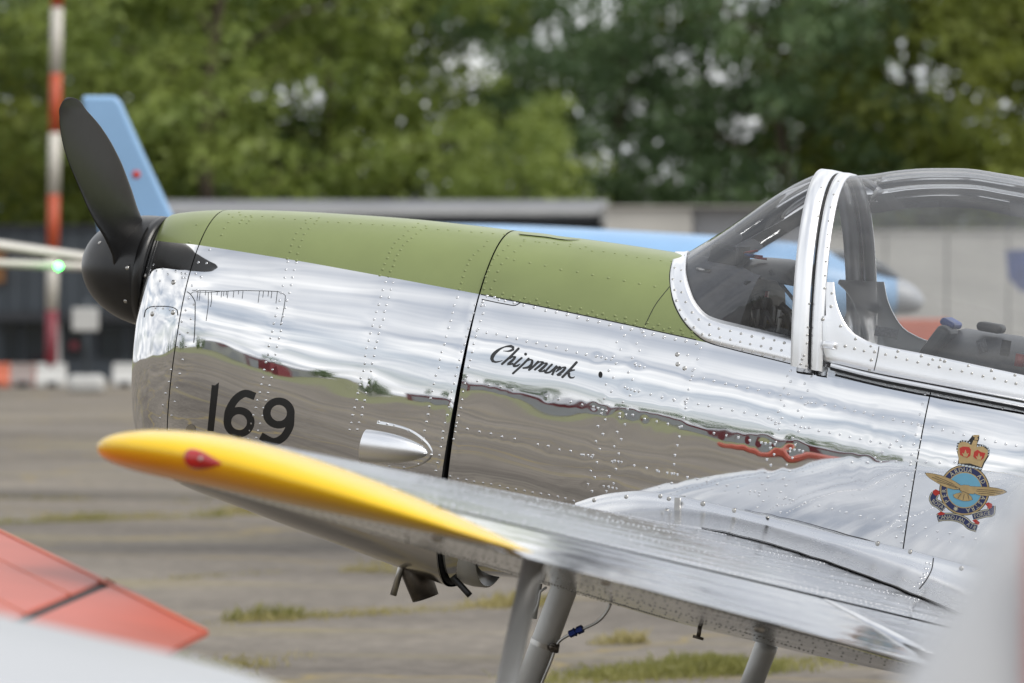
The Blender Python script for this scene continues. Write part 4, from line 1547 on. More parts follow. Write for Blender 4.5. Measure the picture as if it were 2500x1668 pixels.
for (px, py, s, mt, y_) in [(1806, 728, (.012, .05, .035), 'red_plastic', -.20), (1851, 700, (.012, .03, .055), 'red_plastic', -.06), (1870, 722, (.012, .03, .03), 'red_plastic', -.03), (1878, 785, (.012, .025, .015), 'brass', -.1), (1902, 775, (.012, .02, .05), 'white_plastic', -.12)]:
    c = at(px, py, y_)
    mb = MB(); mb.box(c, s); acput(mb, 'placard', mt, panel)
# visor over the panel
rows_ = []
for x, gr in ((2.31, .0), (2.36, .02), (2.44, .03), (2.505, .025), (2.508, .015), (2.45, .015)):
    a = np.linspace(.62, math.pi - .62, 24)
    rows_.append(np.stack([np.full(24, x), -(.17 + gr) * np.cos(a), .20 + (.185 + gr * .7) * np.sin(a) ** .8], -1))
mb = MB(); mb.grid(rows_); vis = acput(mb, 'visor', 'black')
mb = MB(); mb.tube([tuple(q_) for q_ in rows_[3]], .0045, 8); acput(mb, 'visor_rim', 'brass', vis)
c = at(1780, 632, -.02)
mb = MB(); mb.box(c + np.array([0, 0, .0]), (.10, .16, .075), np.array(Matrix.Rotation(rad(8), 3, 'Y'))); bx_ = bevel(acput(mb, 'compass_box', 'black', smooth=False), .006, 2)
mb = MB()
for (a, b_) in (((1822, 622), (1862, 627)), ((1826, 626), (1872, 633)), ((1815, 618), (1850, 612))):
    mb.tube([at(*a, -.08), at(*b_, -.08)], .004, 8)
acput(mb, 'lever', 'red_plastic', bx_)
mb = MB(); mb.tube([at(1818, 622, -.09), at(1842, 625, -.09)], .005, 8); acput(mb, 'lever', 'blue_plastic', bx_)
mb = MB(); mb.box(at(1812, 625, -.05), (.012, .14, .06)); acput(mb, 'switch_plate', 'cockpit', bx_)
c = at(1720, 660, -.16); mb = MB(); mb.box(c, (.045, .05, .012)); acput(mb, 'bracket', 'steel')
for (a, b_, mt, rr_w, y_) in [((1868, 760), (1900, 815), 'cockpit', .008, -.2), ((1905, 745), (1955, 790), 'rubber', .014, -.12), ((1915, 770), (1935, 830), 'rubber', .02, -.2), ((1850, 800), (1885, 830), 'rubber', .012, -.22), ((1830, 740), (1842, 800), 'steel', .004, -.2), ((1880, 660), (1940, 735), 'cockpit', .006, -.14), ((1905, 778), (1899, 812), 'white_plastic', .006, -.24)]:
    mb = MB(); mb.tube([at(*a, y_), at(*b_, y_)], rr_w, 10); acput(mb, 'control_handle', mt)
for (px, py, r_) in ((1822, 760, .02), (1822, 700, .02), (1846, 735, .026), (1868, 742, .022), (1800, 770, .016)):
    c = at(px, py, -.19); mb = MB(); mb.tube([c, c + np.array([.012, -.006, 0])], r_, 18); acput(mb, 'dial', 'cockpit', panel)
    mb = MB(); mb.tube([c + np.array([.0122, -.006, 0]), c + np.array([.0128, -.0064, 0])], r_ * .75, 18); acput(mb, 'dial_face', 'decal_black', panel)
# seat backs and rear coaming
mb = MB()
rows_ = []
xr0, xr1 = 3.03, 3.75
for x, s in ((xr0, .96), (xr0 + .02, 1.0), (3.25, 1.02), (3.45, 1.02), (xr1, 1.0)):
    a = np.linspace(0, math.pi, 26)
    rows_.append(np.stack([np.full(26, x) - .06 * np.cos(a) ** 2, -.325 * s * np.sign(np.cos(a)) * np.abs(np.cos(a)) ** .8, -.02 + .30 * s * np.abs(np.sin(a)) ** .75], -1))
mb.grid(rows_); rc = acput(mb, 'rear_coaming', 'coaming')
mb = MB(); P_ = rows_[1]
mb.v = [tuple(q) for q in P_] + [(xr0 + .02, 0, -.02)]; mb.f = [(i, i + 1, len(P_)) for i in range(len(P_) - 1)]
acput(mb, 'rear_coaming_front', 'coaming')
c = at(2420, 800, -.13); mb = MB(); mb.box(c, (.085, .09, .03)); bevel(acput(mb, 'pad', 'rubber', rc), .014, 3)
c = at(2398, 846, -.275); mb = MB(); mb.box(c, (.03, .006, .045), np.array(Matrix.Rotation(rad(-25), 3, 'Y'))); acput(mb, 'switch_plate', 'placard', rc)
c = at(2455, 850, -.275); mb = MB(); mb.box(c, (.03, .006, .05)); acput(mb, 'pocket', 'cockpit', rc)
c = at(2490, 880, -.30); mb = MB(); mb.box(c, (.03, .012, .04)); acput(mb, 'red_placard', 'red_plastic', rc)
mb = MB(); mb.box(at(2292, 838, -.20) , (.05, .16, .13), np.array(Matrix.Rotation(rad(28), 3, 'Y'))); cu_ = bevel(acput(mb, 'seat_cushion', 'coaming', smooth=False), .02, 3)
mb = MB(); mb.box(at(2322, 790, -.14), (.05, .14, .025), np.array(Matrix.Rotation(rad(20), 3, 'Y'))); bevel(acput(mb, 'blue_headrest', 'blue_plastic', cu_, smooth=False), .01, 3)
mb = MB(); mb.box((2.92, 0, -.28), (.07, .40, .5), np.array(Matrix.Rotation(rad(12), 3, 'Y'))); bevel(acput(mb, 'front_seat', 'cockpit', smooth=False), .03, 3)
mb = MB(); mb.box((3.2, 0, -.5), (2.0, .6, .02)); acput(mb, 'cockpit_floor', 'seam', smooth=False)
# placard on the inner sill
rows_ = []
mb = MB(); c = at(2164, 812, -.31); mb.box(c, (.075, .003, .032), np.array(Matrix.Rotation(rad(0), 3, 'Y'))); acput(mb, 'sill_placard', 'placard', smooth=False)

# ---- spinner and propeller
mb = MB()
prof = [(x, .190 * math.sqrt(max(0, 1 - (1 - x / .258) ** 2))) for x in (.258 * (1 - math.cos(t)) for t in np.linspace(0.02, math.pi / 2, 30))]
prof += [(.282, .1915)]
rows_ = [[(x, r_ * math.cos(a), r_ * math.sin(a)) for a in np.linspace(0, 2 * math.pi, 64, endpoint=False)] for x, r_ in prof]
mb.grid(rows_, closed_v=True)
k = len(mb.v); mb.v.append((-.0002, 0, 0)); mb.f += [(j, (j + 1) % 64, k) for j in range(64)]
k2 = len(rows_) * 64 - 64; mb.v.append((.282, 0, 0)); mb.f += [(k2 + (j + 1) % 64, k2 + j, k + 1) for j in range(64)]
spin = acput(mb, 'spinner', 'black')
mb = MB(); rows_ = [[(x, r_ * math.cos(a), r_ * math.sin(a)) for a in np.linspace(0, 2 * math.pi, 64, endpoint=False)] for x, r_ in ((.250, .1895), (.2505, .1915), (.283, .1928), (.2835, .180))]
mb.grid(rows_, closed_v=True); acput(mb, 'backplate', 'black', spin)
spin_t = bvh([[(x, r_ * math.cos(a), r_ * math.sin(a)) for a in np.linspace(0, 2 * math.pi, 65)] for x, r_ in prof])
mb, _ = domes(spin_t, [(310, 654), (306, 737), (242, 592), (330, 790)], .0075, .003); acput(mb, 'screw', 'steel', spin)
mb = MB()
ribbon(mb, spin_t, [(317, 645), (318, 700), (322, 745), (338, 785)], 2.0, .0008, 16); acput(mb, 'panel_joint', 'seam', spin)

Lp = [(152, 250), (145, 292), (153, 350), (169, 402), (187, 445), (206, 490), (231, 541), (258, 588), (276, 630), (288, 668)]
Rp = [(180, 239), (214, 272), (249, 313), (277, 358), (299, 403), (318, 453), (334, 502), (351, 545), (366, 585), (352, 640)]
XB = .165
XBS = [.165, .165, .165, .165, .166, .17, .178, .19, .203, .212]
tip = at_x(165, 237, XB); Bd = np.array([0, tip[1], tip[2]]); RT = np.linalg.norm(Bd); Bd /= RT
Td = np.array([0, -Bd[2], Bd[1]])
if (aproj(np.array([XB, 0, 0]) + Td * .1) - aproj(np.array([XB, 0, 0])))[0] < 0:
    Td = -Td
blade = []
n_b = len(Lp)
DXB = [.008, .011, .014, .016, .018, .020, .023, .026, .028, .028]
for L_, R_, xb_, dx_ in zip(Lp, Rp, XBS, DXB):
    PL_, PR_ = at_x(*L_, xb_ - dx_), at_x(*R_, xb_ + dx_)
    C_ = (PL_ + PR_) / 2
    e = PR_ - PL_
    ch = np.linalg.norm(e)
    e /= ch
    nrm = np.cross(e, Bd); nrm /= np.linalg.norm(nrm)
    r_ = np.linalg.norm(C_[1:])
    th = np.interp(r_, [.12, .3, .6, .97], [.05, .028, .016, .008])
    blade.append((C_, e, nrm, ch, th, r_))
C0 = np.array([XB, 0, 0])
stat = [((blade[0][0] + C0 * 0) + 0 * Bd, *blade[0][1:])] + blade[1:]


def blade_mesh(st_, flip):
    rows_ = []
    tipc = st_[0]
    seq = [(tipc[0] + Bd * .012, tipc[1], tipc[2], tipc[3] * .35, tipc[4] * .5, 0)] + list(st_)
    Pm = np.array([np.concatenate([s[0], s[1], s[2], [s[3], s[4]]]) for s in seq])
    Pm = resample(Pm, 48)
    for q in Pm:
        C_, e, nrm, ch, th = q[:3], q[3:6] / np.linalg.norm(q[3:6]), q[6:9] / np.linalg.norm(q[6:9]), q[9], q[10]
        ln = []
        for a in np.linspace(0, 2 * math.pi, 26, endpoint=False):
            ln.append(C_ + e * math.cos(a) * ch / 2 + nrm * (math.sin(a) * th / 2 * (1 if math.sin(a) < 0 else .5)))
        rows_.append(ln)
    rows_ = np.array(rows_)
    if flip:
        rows_[..., 1:] *= -1
    mb = MB(); mb.grid(rows_, closed_v=True)
    mb.f.append(tuple(range(26)))
    return mb


acput(blade_mesh(stat, False), 'propeller_blade', 'black')
acput(blade_mesh(stat, True), 'propeller_blade', 'black')
mb = MB(); rows_ = [[(XB + dx + .10 * math.cos(a), *(Bd[1:] * d_ + Td[1:] * .07 * math.sin(a))) for a in np.linspace(0, 2 * math.pi, 20, endpoint=False)] for d_, dx in ((.05, 0), (.188, 0))]

# ---- wings
WQ = [1.8916300746853214, -0.6647157416077021, 2.1877929585234384, 0.06826097116814725, 2.097366596525275, -0.10529901051760486, 1.0072862741677262, 0.05436850359094188, 0.1440267136735617, 0.11867579975187478, 0.031720241194740706]


def foil_z(x, t, m_, p_=.35):
    yt = 5 * t * (.2969 * np.sqrt(x) - .126 * x - .3516 * x ** 2 + .2843 * x ** 3 - .1036 * x ** 4)
    yc = np.where(x < p_, m_ / p_ ** 2 * (2 * p_ * x - x * x), m_ / (1 - p_) ** 2 * (1 - 2 * p_ + 2 * p_ * x - x * x))
    return yc + yt, yc - yt


def wing_pt(y, x, side, drop=0.0):
    """x chord fraction array; side +1 upper, -1 lower"""
    xr, zr, cr, ir, xt_, zt, ct, it, tr, tt_, m_ = WQ
    k = (y + .4) / -4.6
    x = np.asarray(x, float)
    a, b_ = foil_z(x, tr + (tt_ - tr) * k, m_)
    zz_ = a if side > 0 else b_
    if side > 0:
        zz_ = zz_ + .00028 * np.clip(x * 12, 0, 1) * (np.sin(x * 118 + .6 * y) + .7 * np.sin(x * 71 + 1.3) + .8 * np.sin(x * 163 + .4 * y))
    zz_ = zz_ - np.clip(x - .76, 0, 1) * drop
    c, i = cr + (ct - cr) * k, ir + (it - ir) * k
    x0, z0_ = xr + (xt_ - xr) * k, zr + (zt - zr) * k
    return np.stack([x0 + c * (x * math.cos(i) + zz_ * math.sin(i)), np.full_like(x, y), z0_ + c * (-x * math.sin(i) + zz_ * math.cos(i))], -1)


cosx = lambda a, b_, n: a + (b_ - a) * (1 - np.cos(np.linspace(0, math.pi, n))) / 2


def clean(rows_, right):
    return mir(rows_) if right else np.array(rows_)


wing_surf = None
for right in (False, True):
    ys = np.linspace(-.30, -4.93, 150)
    xu, xl = cosx(0, 1, 190) * .752, cosx(0, 1, 90) * .735
    rows_ = np.array([np.concatenate([wing_pt(y, xu[::-1], 1), wing_pt(y, xl[1:], -1)]) for y in ys])
    mb = MB(); mb.grid(clean(rows_, right))
    wing = acput(mb, 'wing', 'alu_wing')
    if not right:
        wing_surf = bvh(rows_)
    # closing wall in the hinge gap
    w_ = np.array([[wing_pt(y, np.array([.745]), 1)[0] - np.array([0, 0, .003]), wing_pt(y, np.array([.735]), -1)[0] + np.array([0, 0, .002])] for y in ys])
    mb = MB(); mb.grid(clean(w_, right)); acput(mb, 'hinge_gap', 'seam', wing)
    for (nm, ya, yb, drop) in (('aileron', -2.47, -4.93, .055), ('flap', -.64, -2.455, .0)):
        yy = np.linspace(ya, yb, 60)
        xs_ = cosx(.7665, 1, 40)
        rows_ = []
        for y in yy:
            u_ = wing_pt(y, xs_[::-1], 1, drop); l_ = wing_pt(y, xs_, -1, drop)
            nose_ = (u_[-1] + l_[0]) / 2 + np.array([-.008, 0, 0])
            rows_.append(np.concatenate([u_, [nose_], l_]))
        mb = MB(); mb.grid(clean(rows_, right))
        k = len(rows_[0]); n_ = len(rows_)
        mb.f += [tuple(range(k)), tuple(range(n_ * k - 1, (n_ - 1) * k - 1, -1))]
        acput(mb, nm, 'alu_wing', wing)
    # tip cap
    xs_ = cosx(0.0, 1, 70)
    rows_ = []
    yb = -4.935
    for x in xs_:
        up, lo = wing_pt(yb, np.array([x]), 1)[0], wing_pt(yb, np.array([x]), -1)[0]
        ext = .225 * (1 - abs(2 * x ** .74 - 1) ** 3.3) ** .54 if 0 < x < 1 else 0
        mid, hv = (up + lo) / 2, (up - lo) / 2 + np.array([0, 0, .014 * (1 - x) ** 9])
        ln = []
        for a in np.linspace(-math.pi / 2, math.pi / 2, 26):
            ln.append(mid + hv * -math.sin(a) * 1.004 + np.array([-.020 * (1 - x) ** 7 * math.cos(a) ** .7, -ext * math.cos(a) ** .9 - .002 - .03 * (1 - x) ** 12 * math.cos(a), .02 * ext / .215 * math.cos(a)]))
        rows_.append(ln)
    mb = MB(); mb.grid(clean(rows_, right))
    capo = acput(mb, 'wing_tip', 'yellow', wing)
    if not right:
        tip_t = bvh(rows_)
        # painted edge carried onto the wing skin
        rows_ = []
        for y in np.linspace(-4.72, -4.934, 6):
            pass
        mb = MB()
        zt_ = Z2(220, 1020, .17021)
        ax0, ax1 = zt_([(1340, 560)])[0], zt_([(1910, 665)])[0]
        rows_ = []
        for i in range(17):
            t = i / 16
            wv_ = 140 * .17 * (math.sqrt(max(0, 1 - ((t - .3) / .3) ** 2)) if t < .3 else max(0, 1 - ((t - .3) / .7) ** 1.5))
            cp_ = (ax0[0] + (ax1[0] - ax0[0]) * t, ax0[1] + (ax1[1] - ax0[1]) * t)
            ln = []
            for a in np.linspace(0, math.pi, 13):
                c, nn = hit(tip_t, cp_[0], cp_[1] - math.cos(a) * wv_)
                ln.append(c + nn * (math.sin(a) * .013 * min(1, wv_ / 18) - .001))
            rows_.append(ln)
        mb.grid(rows_); nav = acput(mb, 'navigation_light', 'nav_red', capo)
        mbd, _ = domes(bvh(rows_), [zt_([(1580, 590)])[0]], .005, .003); acput(mbd, 'lamp_screw', 'steel', nav)
    # rivet rows
    mb = MB()

    def wrv(y, x, side, r_=.0045):
        p_ = wing_pt(y, np.array([x, x + .002]), side)
        q_ = wing_pt(y - .01, np.array([x]), side)[0]
        n_ = np.cross(p_[1] - p_[0], q_ - p_[0]); n_ /= np.linalg.norm(n_)
        if n_[2] * side < 0:
            n_ = -n_
        c = p_[0] - n_ * .0002
        t = np.cross(n_, [0, 1, 0]); t /= np.linalg.norm(t); b2 = np.cross(n_, t)
        k = len(mb.v)
        for a in np.linspace(0, 2 * np.pi, 6, endpoint=False):
            mb.v.append(tuple(c + r_ * (math.cos(a) * t + math.sin(a) * b2)))
        for a in np.linspace(0, 2 * np.pi, 6, endpoint=False):
            mb.v.append(tuple(c + r_ * .6 * (math.cos(a) * t + math.sin(a) * b2) + n_ * .0022))
        mb.f += [(k + j, k + (j + 1) % 6, k + 6 + (j + 1) % 6, k + 6 + j) for j in range(6)] + [tuple(k + 6 + j for j in range(6))]

    if not right:
        for x in (.10, .27, .295, .45, .60, .715, .735):
            for y in np.arange(-.70, -4.93, -.035 if x in (.27, .295) else -.045):
                wrv(y, x, 1)
        for x in (.12, .22, .24, .45, .71):
            for y in np.arange(-.6, -4.9, -.032 if .2 < x < .31 else -.05):
                wrv(y, x, -1, .0036)
        for x in np.arange(.03, .97, .028):
            for sd_i in (1, -1):
                if x < .74:
                    wrv(-4.915, x, sd_i, .004)
        for y in np.arange(-.9, -4.9, -.42):
            for x in np.arange(.03, .74, .022):
                wrv(y, x, 1); wrv(y, x, -1, .0036)
        o = acput(mb, 'rivets', 'rivet', wing); o['kind'] = 'stuff'
        # inspection and tie-down fittings under the wing
        wl = bvh(np.array([wing_pt(y, xl, -1) for y in ys]))
        mbd, _ = domes(wl, [(1068, 1313), (1478, 1420), (1855, 1535)], .016, .012); acput(mbd, 'tie_down_fitting', 'steel', wing)
        for (px, py) in ((1715, 1552),):
            c, nn = hit(wl, px - 6, py - 22)
            if c is not None:
                mbd = MB(); mbd.tube([c, c + np.array([.0, 0, -.032])], .007, 10); mbd.tube([c + np.array([-.017, 0, -.034]), c + np.array([.017, 0, -.037])], .005, 8)
                acput(mbd, 'drain_valve', 'sooty', wing)
        c, nn = hit(bvh(np.array([wing_pt(y, xu, 1) for y in ys])), 1530, 1253)
        if c is not None:
            mbd = MB(); disc(mbd, bvh(np.array([wing_pt(y, xu, 1) for y in ys])), (1530, 1251), 20, 5, .002, 18, 2); acput(mbd, 'filler_cap', 'seam', wing)

# ---- wing root fillet
U_px = [(1405, 1228), (1440, 1216), (1500, 1203), (1560, 1199), (1630, 1207), (1800, 1244), (2000, 1295), (2197, 1338), (2366, 1382), (2560, 1431), (2700, 1466)]
rows_ = []
for p_ in resample(U_px, 80):
    c, nn = hit(skin, *p_)
    if c is None:
        continue
    x = c[0]
    t = np.clip((x - 1.93) / .5, 0, 1)
    yl = -.40 - .21 * t ** .6
    k = (yl + .4) / -4.6
    c0, l0 = WQ[2] + (WQ[6] - WQ[2]) * k, WQ[0] + (WQ[4] - WQ[0]) * k
    xf = np.clip((x - l0) / c0, .004, .99)
    lo = wing_pt(yl, np.array([xf]), 1)[0] + np.array([0, 0, .004])
    ctrl = np.array([(c[0] + lo[0]) / 2, c[1] - .028, lo[2] + .012])
    ln = [c + nn * -.001, c + nn * .0035, c + nn * .004 + np.array([0, -.001, -.022])]
    A0 = ln[-1]
    for s in np.linspace(.08, 1, 14):
        ln.append((1 - s) ** 2 * A0 + 2 * s * (1 - s) * ctrl + s * s * lo)
    ln.append(lo + np.array([0, -.002, -.006]))
    rows_.append(ln)
rows_ = np.array(rows_)
sel = [r__ for r__ in rows_ if r__[0][0] > 2.42]
gp = [[r__[-2] + np.array([0, .006, .0035]), r__[-2] + np.array([0, -.004 - .016 * min(1, (r__[0][0] - 2.42) / .9), .0025])] for r__ in sel]
mb = MB(); mb.grid(gp); acput(mb, 'fillet_gap', 'seam')
mb = MB(); mb.grid(rows_); fil = acput(mb, 'wing_fillet', 'alu_brushed')
mb = MB(); mb.grid(mir(rows_)); acput(mb, 'wing_fillet', 'alu_brushed')
fil_t = bvh(rows_)
for p_ in [(1450, 1221), (1529, 1213), (1612, 1213), (1633, 1217), (1715, 1230), (1792, 1246), (1873, 1264), (1949, 1281), (2035, 1304), (2143, 1328), (2222, 1350), (2347, 1387), (1628, 1244)]:
    mbf, _ = domes(fil_t, [p_], .0075, .003); acput(mbf, 'fastener', 'steel', fil)
mb = MB(); ribbon(mb, fil_t, [(2279, 1362), (2276, 1385), (2262, 1415), (2244, 1438)], 2.4, .001, 14); acput(mb, 'panel_joint', 'seam', fil)
rivets(fil_t, rowl([(2262, 1376), (2256, 1400), (2240, 1425), (2232, 1432)], 6) + rowl([(2270, 1377), (2262, 1398), (2250, 1420)], 5), fil)
mb = MB(); ribbon(mb, fil_t, [(1627, 1206), (1622, 1225), (1617, 1252)], 2.2, .001, 12); acput(mb, 'panel_joint', 'seam', fil)
c, nn = hit(fil_t, 1657, 1230)
mb = MB(); mb.box(at(1654, 1240, -.40), (.018, .014, .065), np.array(Matrix.Rotation(rad(-8), 3, 'Y'))); mb.box(at(1648, 1270, -.42), (.034, .03, .008)); acput(mb, 'step_bracket', 'steel', fil, smooth=False)

# ---- landing gear
def gear(y, right):
    if not right:
        p0, p1 = at(1376, 1441, y), at(1292, 1668, y)
    else:
        p0, p1 = at(1866, 1590, y), at(1836, 1668, y)
    d_ = p1 - p0
    gz = a2w(p0)[2] - .21
    drop = a2w(p0)[2] - a2w(p1)[2]
    end = p0 + d_ * (gz / drop)
    mb = MB(); rr = .041
    mb.tube([p0 - d_ * .25, p0, p0 + d_ * .4, p0 + (end - p0) * .62], rr, 24); leg = acput(mb, 'gear_leg', 'grey_paint')
    mb = MB(); mb.tube([p0 + (end - p0) * .6, end], .027, 18); acput(mb, 'oleo_piston', 'steel', leg)
    sgn = 1 if not right else -1
    hub = end
    mb = MB()
    axd = np.array([0, 1.0, 0])
    xx, zzv = w2a_dir(np.array([1, 0, 0.])), w2a_dir(np.array([0, 0, 1.]))
    rows_ = []
    hc = hub + axd * sgn * .08
    for a in np.linspace(0, 2 * math.pi, 40, endpoint=False):
        rd = xx * math.cos(a) + zzv * math.sin(a)
        rows_.append([hc + rd * (.155 + .055 * math.cos(b_)) + axd * .06 * math.sin(b_) for b_ in np.linspace(0, 2 * math.pi, 16, endpoint=False)])
    mb.grid(rows_, closed_u=True, closed_v=True); whl = acput(mb, 'wheel', 'tyre')
    mb = MB(); mb.tube([hc - axd * .05, hc + axd * .05], .105, 28); acput(mb, 'rim', 'grey_light', whl)
    mb = MB(); mb.tube([hub, hc], .02, 12); acput(mb, 'axle', 'steel', leg)
    return leg, p0, d_


leg, p0, d_ = gear(-1.25, False)
gear(1.25, True)
yl = -1.25
cl = p0 + d_ * ((1572 - 1441) / (1668 - 1441))
mb = MB(); u_ = d_ / np.linalg.norm(d_); mb.tube([cl - u_ * .008, cl + u_ * .008], .0425, 24, cap=False); clamp = acput(mb, 'hose_clamp', 'steel', leg)
kk = lambda x, y: (1200 + x * .20918, 1340 + y * .20918)
mb = MB(); mb.tube([at(*kk(680, 1150), yl - .05), at(*kk(770, 1155), yl - .03)], .0075, 10); mb.box(at(*kk(740, 1160), yl - .035), (.022, .02, .026)); acput(mb, 'clamp_screw', 'sooty', leg)
hose = [at(*kk(x, y), yl - .03) for x, y in ((1390, 640), (1370, 690), (1320, 770), (1240, 850), (1150, 900), (1060, 940), (980, 980), (900, 1010), (830, 1050), (780, 1095), (765, 1130), (735, 1200), (690, 1320), (640, 1440), (590, 1560), (540, 1700))]
mb = MB(); mb.tube(resample(hose, 60), .0046, 10); acput(mb, 'brake_hose', 'steel', leg)
mb = MB()
A_, B_ = at(*kk(910, 1000), yl - .03), at(*kk(1065, 930), yl - .03)
for s0, s1, r_ in ((0, .34, .0115), (.36, .46, .0135), (.48, .58, .009), (.60, 1.0, .0125)):
    mb.tube([A_ + (B_ - A_) * s0, A_ + (B_ - A_) * s1], r_, 6)
acput(mb, 'hose_fitting', 'blue_fit', leg, smooth=False)
mb = MB(); mb.tube([at(*kk(640, 450), yl + .1), at(*kk(570, 500), yl + .1), at(*kk(545, 640), yl + .1), at(*kk(510, 735), yl + .1), at(*kk(470, 730), yl + .1)], .004, 8)
mb.box(at(*kk(520, 610), yl + .12), (.02, .01, .11)); acput(mb, 'torque_link', 'grey_light', leg)

# ---- exhaust, breather, outlet
kx = lambda x, y: (880 + x * .15319, 1330 + y * .15319)
def pipe(name, mat, a, b_, r0, r1, y, par=None, wall=.0035, dn=0.0):
    A_, B_ = at(*kx(*a), y), at(*kx(*b_), y)
    d0 = (B_ - A_)
    mb = MB()
    path = [A_ - d0 * .35, A_, B_, B_ + d0 * .001, B_ - d0 * .3]
    mb.tube(path, [r0, r0, r1, r1 - wall, r1 - wall], 22, cap=False)
    k = len(mb.v); mb.v.append(tuple(B_ - d0 * .3)); mb.f += [(k - 22 + j, k - 22 + (j + 1) % 22, k) for j in range(22)]
    return acput(mb, name, mat, par)
pipe('breather_pipe', 'steel', (640, 390), (522, 805), .0105, .0115, -.10)
# oval exhaust stub
A_, B_ = at(*kx(885, 440), -.02), at(*kx(1040, 850), -.02)
d0 = B_ - A_; ud = d0 / np.linalg.norm(d0)
side = np.cross(ud, [0, 1, 0]); side /= np.linalg.norm(side)
mb = MB(); rows_ = []
for s, sc in ((-.35, 1), (0, 1), (1.0, .93), (1.001, .86), (.6, .84)):
    rows_.append([A_ + d0 * s + sc * (side * .042 * np.sign(math.cos(a)) * abs(math.cos(a)) ** .8 + np.array([0, 1, 0]) * .085 * math.sin(a)) for a in np.linspace(0, 2 * math.pi, 30, endpoint=False)])
mb.grid(rows_, closed_v=True); k = len(mb.v); mb.v.append(tuple(A_ + d0 * .6)); mb.f += [(k - 30 + j, k - 30 + (j + 1) % 30, k) for j in range(30)]
acput(mb, 'exhaust_stub', 'sooty')
mb = MB(); mb.tube([at(*kx(p_[0], p_[1]), -.12) for p_ in ((1330, 380), (1450, 500), (1600, 650), (1700, 760), (1745, 810))], .0105, 14); acput(mb, 'rubber_drain_pipe', 'rubber')
# rounded outlet lip behind the firewall
rows_ = []
for x, s in ((1.49, .97), (1.56, 1.0), (1.60, .985), (1.603, .96)):
    a = np.linspace(math.radians(-165), math.radians(-15), 30)
    rows_.append([(x, .27 * s * math.cos(q), -.60 + .248 * s * math.sin(q)) for q in a])
mb = MB(); mb.grid(rows_); k = len(mb.v); mb.v.append((1.602, 0, -.62)); mb.f += [(k - 30 + j, k - 29 + j, k) for j in range(29)]
lip = acput(mb, 'outlet_fairing', 'grey_paint')
# oily lower cowl: separate belly panel
bel = low_grid(COWL, xspan(.50, 1.484, .02), 20, 60)
nn_ = bel.shape[1]
j0 = [j for j in range(nn_) if bel[len(bel) // 2, j, 2] < -.62]
bel = bel[:, j0[0]:j0[-1] + 1].copy()
bel[..., 2] -= .0025; bel[..., 1] *= 1.006
mb = MB(); mb.grid(bel); acput(mb, 'belly_panel', 'alu_belly')

# ---- tail (outside the picture)
mb = MB()
fin = [(6.55, .20), (6.95, .85), (7.05, .98), (7.35, 1.02), (7.55, .85), (7.62, .15), (7.4, -.05), (7.2, .0)]
mb.v = [(x, -.02, z_) for x, z_ in fin] + [(x, .02, z_) for x, z_ in fin]
n_ = len(fin); mb.f = [tuple(range(n_)), tuple(range(2 * n_ - 1, n_ - 1, -1))] + [(i, (i + 1) % n_, n_ + (i + 1) % n_, n_ + i) for i in range(n_)]
bevel(acput(mb, 'tail_fin', 'alu_frame', smooth=False), .015)
for s in (-1, 1):
    mb = MB(); tp = [(6.3, .05), (6.55, 1.55), (6.75, 1.70), (7.1, 1.65), (7.15, .05)]
    mb.v = [(x, s * y, .16) for x, y in tp] + [(x, s * y, .20) for x, y in tp]
    mb.f = [tuple(range(5)), tuple(range(9, 4, -1))] + [(i, (i + 1) % 5, 5 + (i + 1) % 5, 5 + i) for i in range(5)]
    bevel(acput(mb, 'tailplane', 'alu_frame', smooth=False), .012)
tw = w2a((7.0, 0, .12)); mb = MB(); mb.tube([tw - np.array([0, .04, 0]), tw + np.array([0, .04, 0])], .11, 24); mb.tube([tw, (6.85, 0, .0)], .025, 10); acput(mb, 'tail_wheel', 'tyre')

# ================================================================== OTHER AIRCRAFT
# support pole under the outer wing
pa, pb = a2w(at(1302, 1372, -4.2)), a2w(at(1238, 1668, -4.2))
dd = pb - pa
foot = pa + dd * (pa[2] / (pa[2] - pb[2]))
top_ = pa - dd * .04
sp = empty('support_pole', (foot[0], foot[1], 0), 'pale grey leaning pole under the wing, left of the hose-clamped gear leg', 'pole')
mb = MB(); mb.tube([np.array([0, 0, .01]), (top_ - foot)], .0265, 22); mb.put('tube', 'grey_light', sp)
mb = MB(); mb.tube([np.array([0, 0, 0.0]), np.array([0, 0, .03])], .09, 24); mb.put('foot_plate', 'grey_light', sp)


def plate(mb, top, th):
    n_ = len(top); top = [np.array(p_) for p_ in top]
    mb.v += [tuple(p_) for p_ in top] + [tuple(p_ - np.array([0, 0, th])) for p_ in top]
    mb.f += [tuple(range(n_))[::-1], tuple(range(n_, 2 * n_)), ] + [(i, (i + 1) % n_, n_ + (i + 1) % n_, n_ + i) for i in range(n_)]


def wput(mb, name, mat, root, **kw):
    v = np.asarray(mb.v, float) - np.array(root.location)
    return put(name, v, mb.f, mat, root, fixn=True, **kw)



# red aircraft: outer wing and aileron reaching in from the left
rr_ = empty('aircraft', (wat(-100, 1500, 10.5)[0], wat(-100, 1500, 10.5)[1], 0), 'red aircraft whose wing tip and aileron reach in at lower left', 'aircraft')
_pB, _pA, _pC = wat(509, 1538, 10.3), wat(0, 1291, 12.0), wat(364, 1612, 9.6)
_n = np.cross(_pA - _pB, _pC - _pB); _n /= np.linalg.norm(_n)


def on_red(px, py, lift=0.0):                # point of the wing's upper plane seen at a pixel
    d_ = wdir(px, py)
    return CAM + d_ * (((_pB - CAM) @ _n) / (d_ @ _n)) + np.array([0, 0, lift])


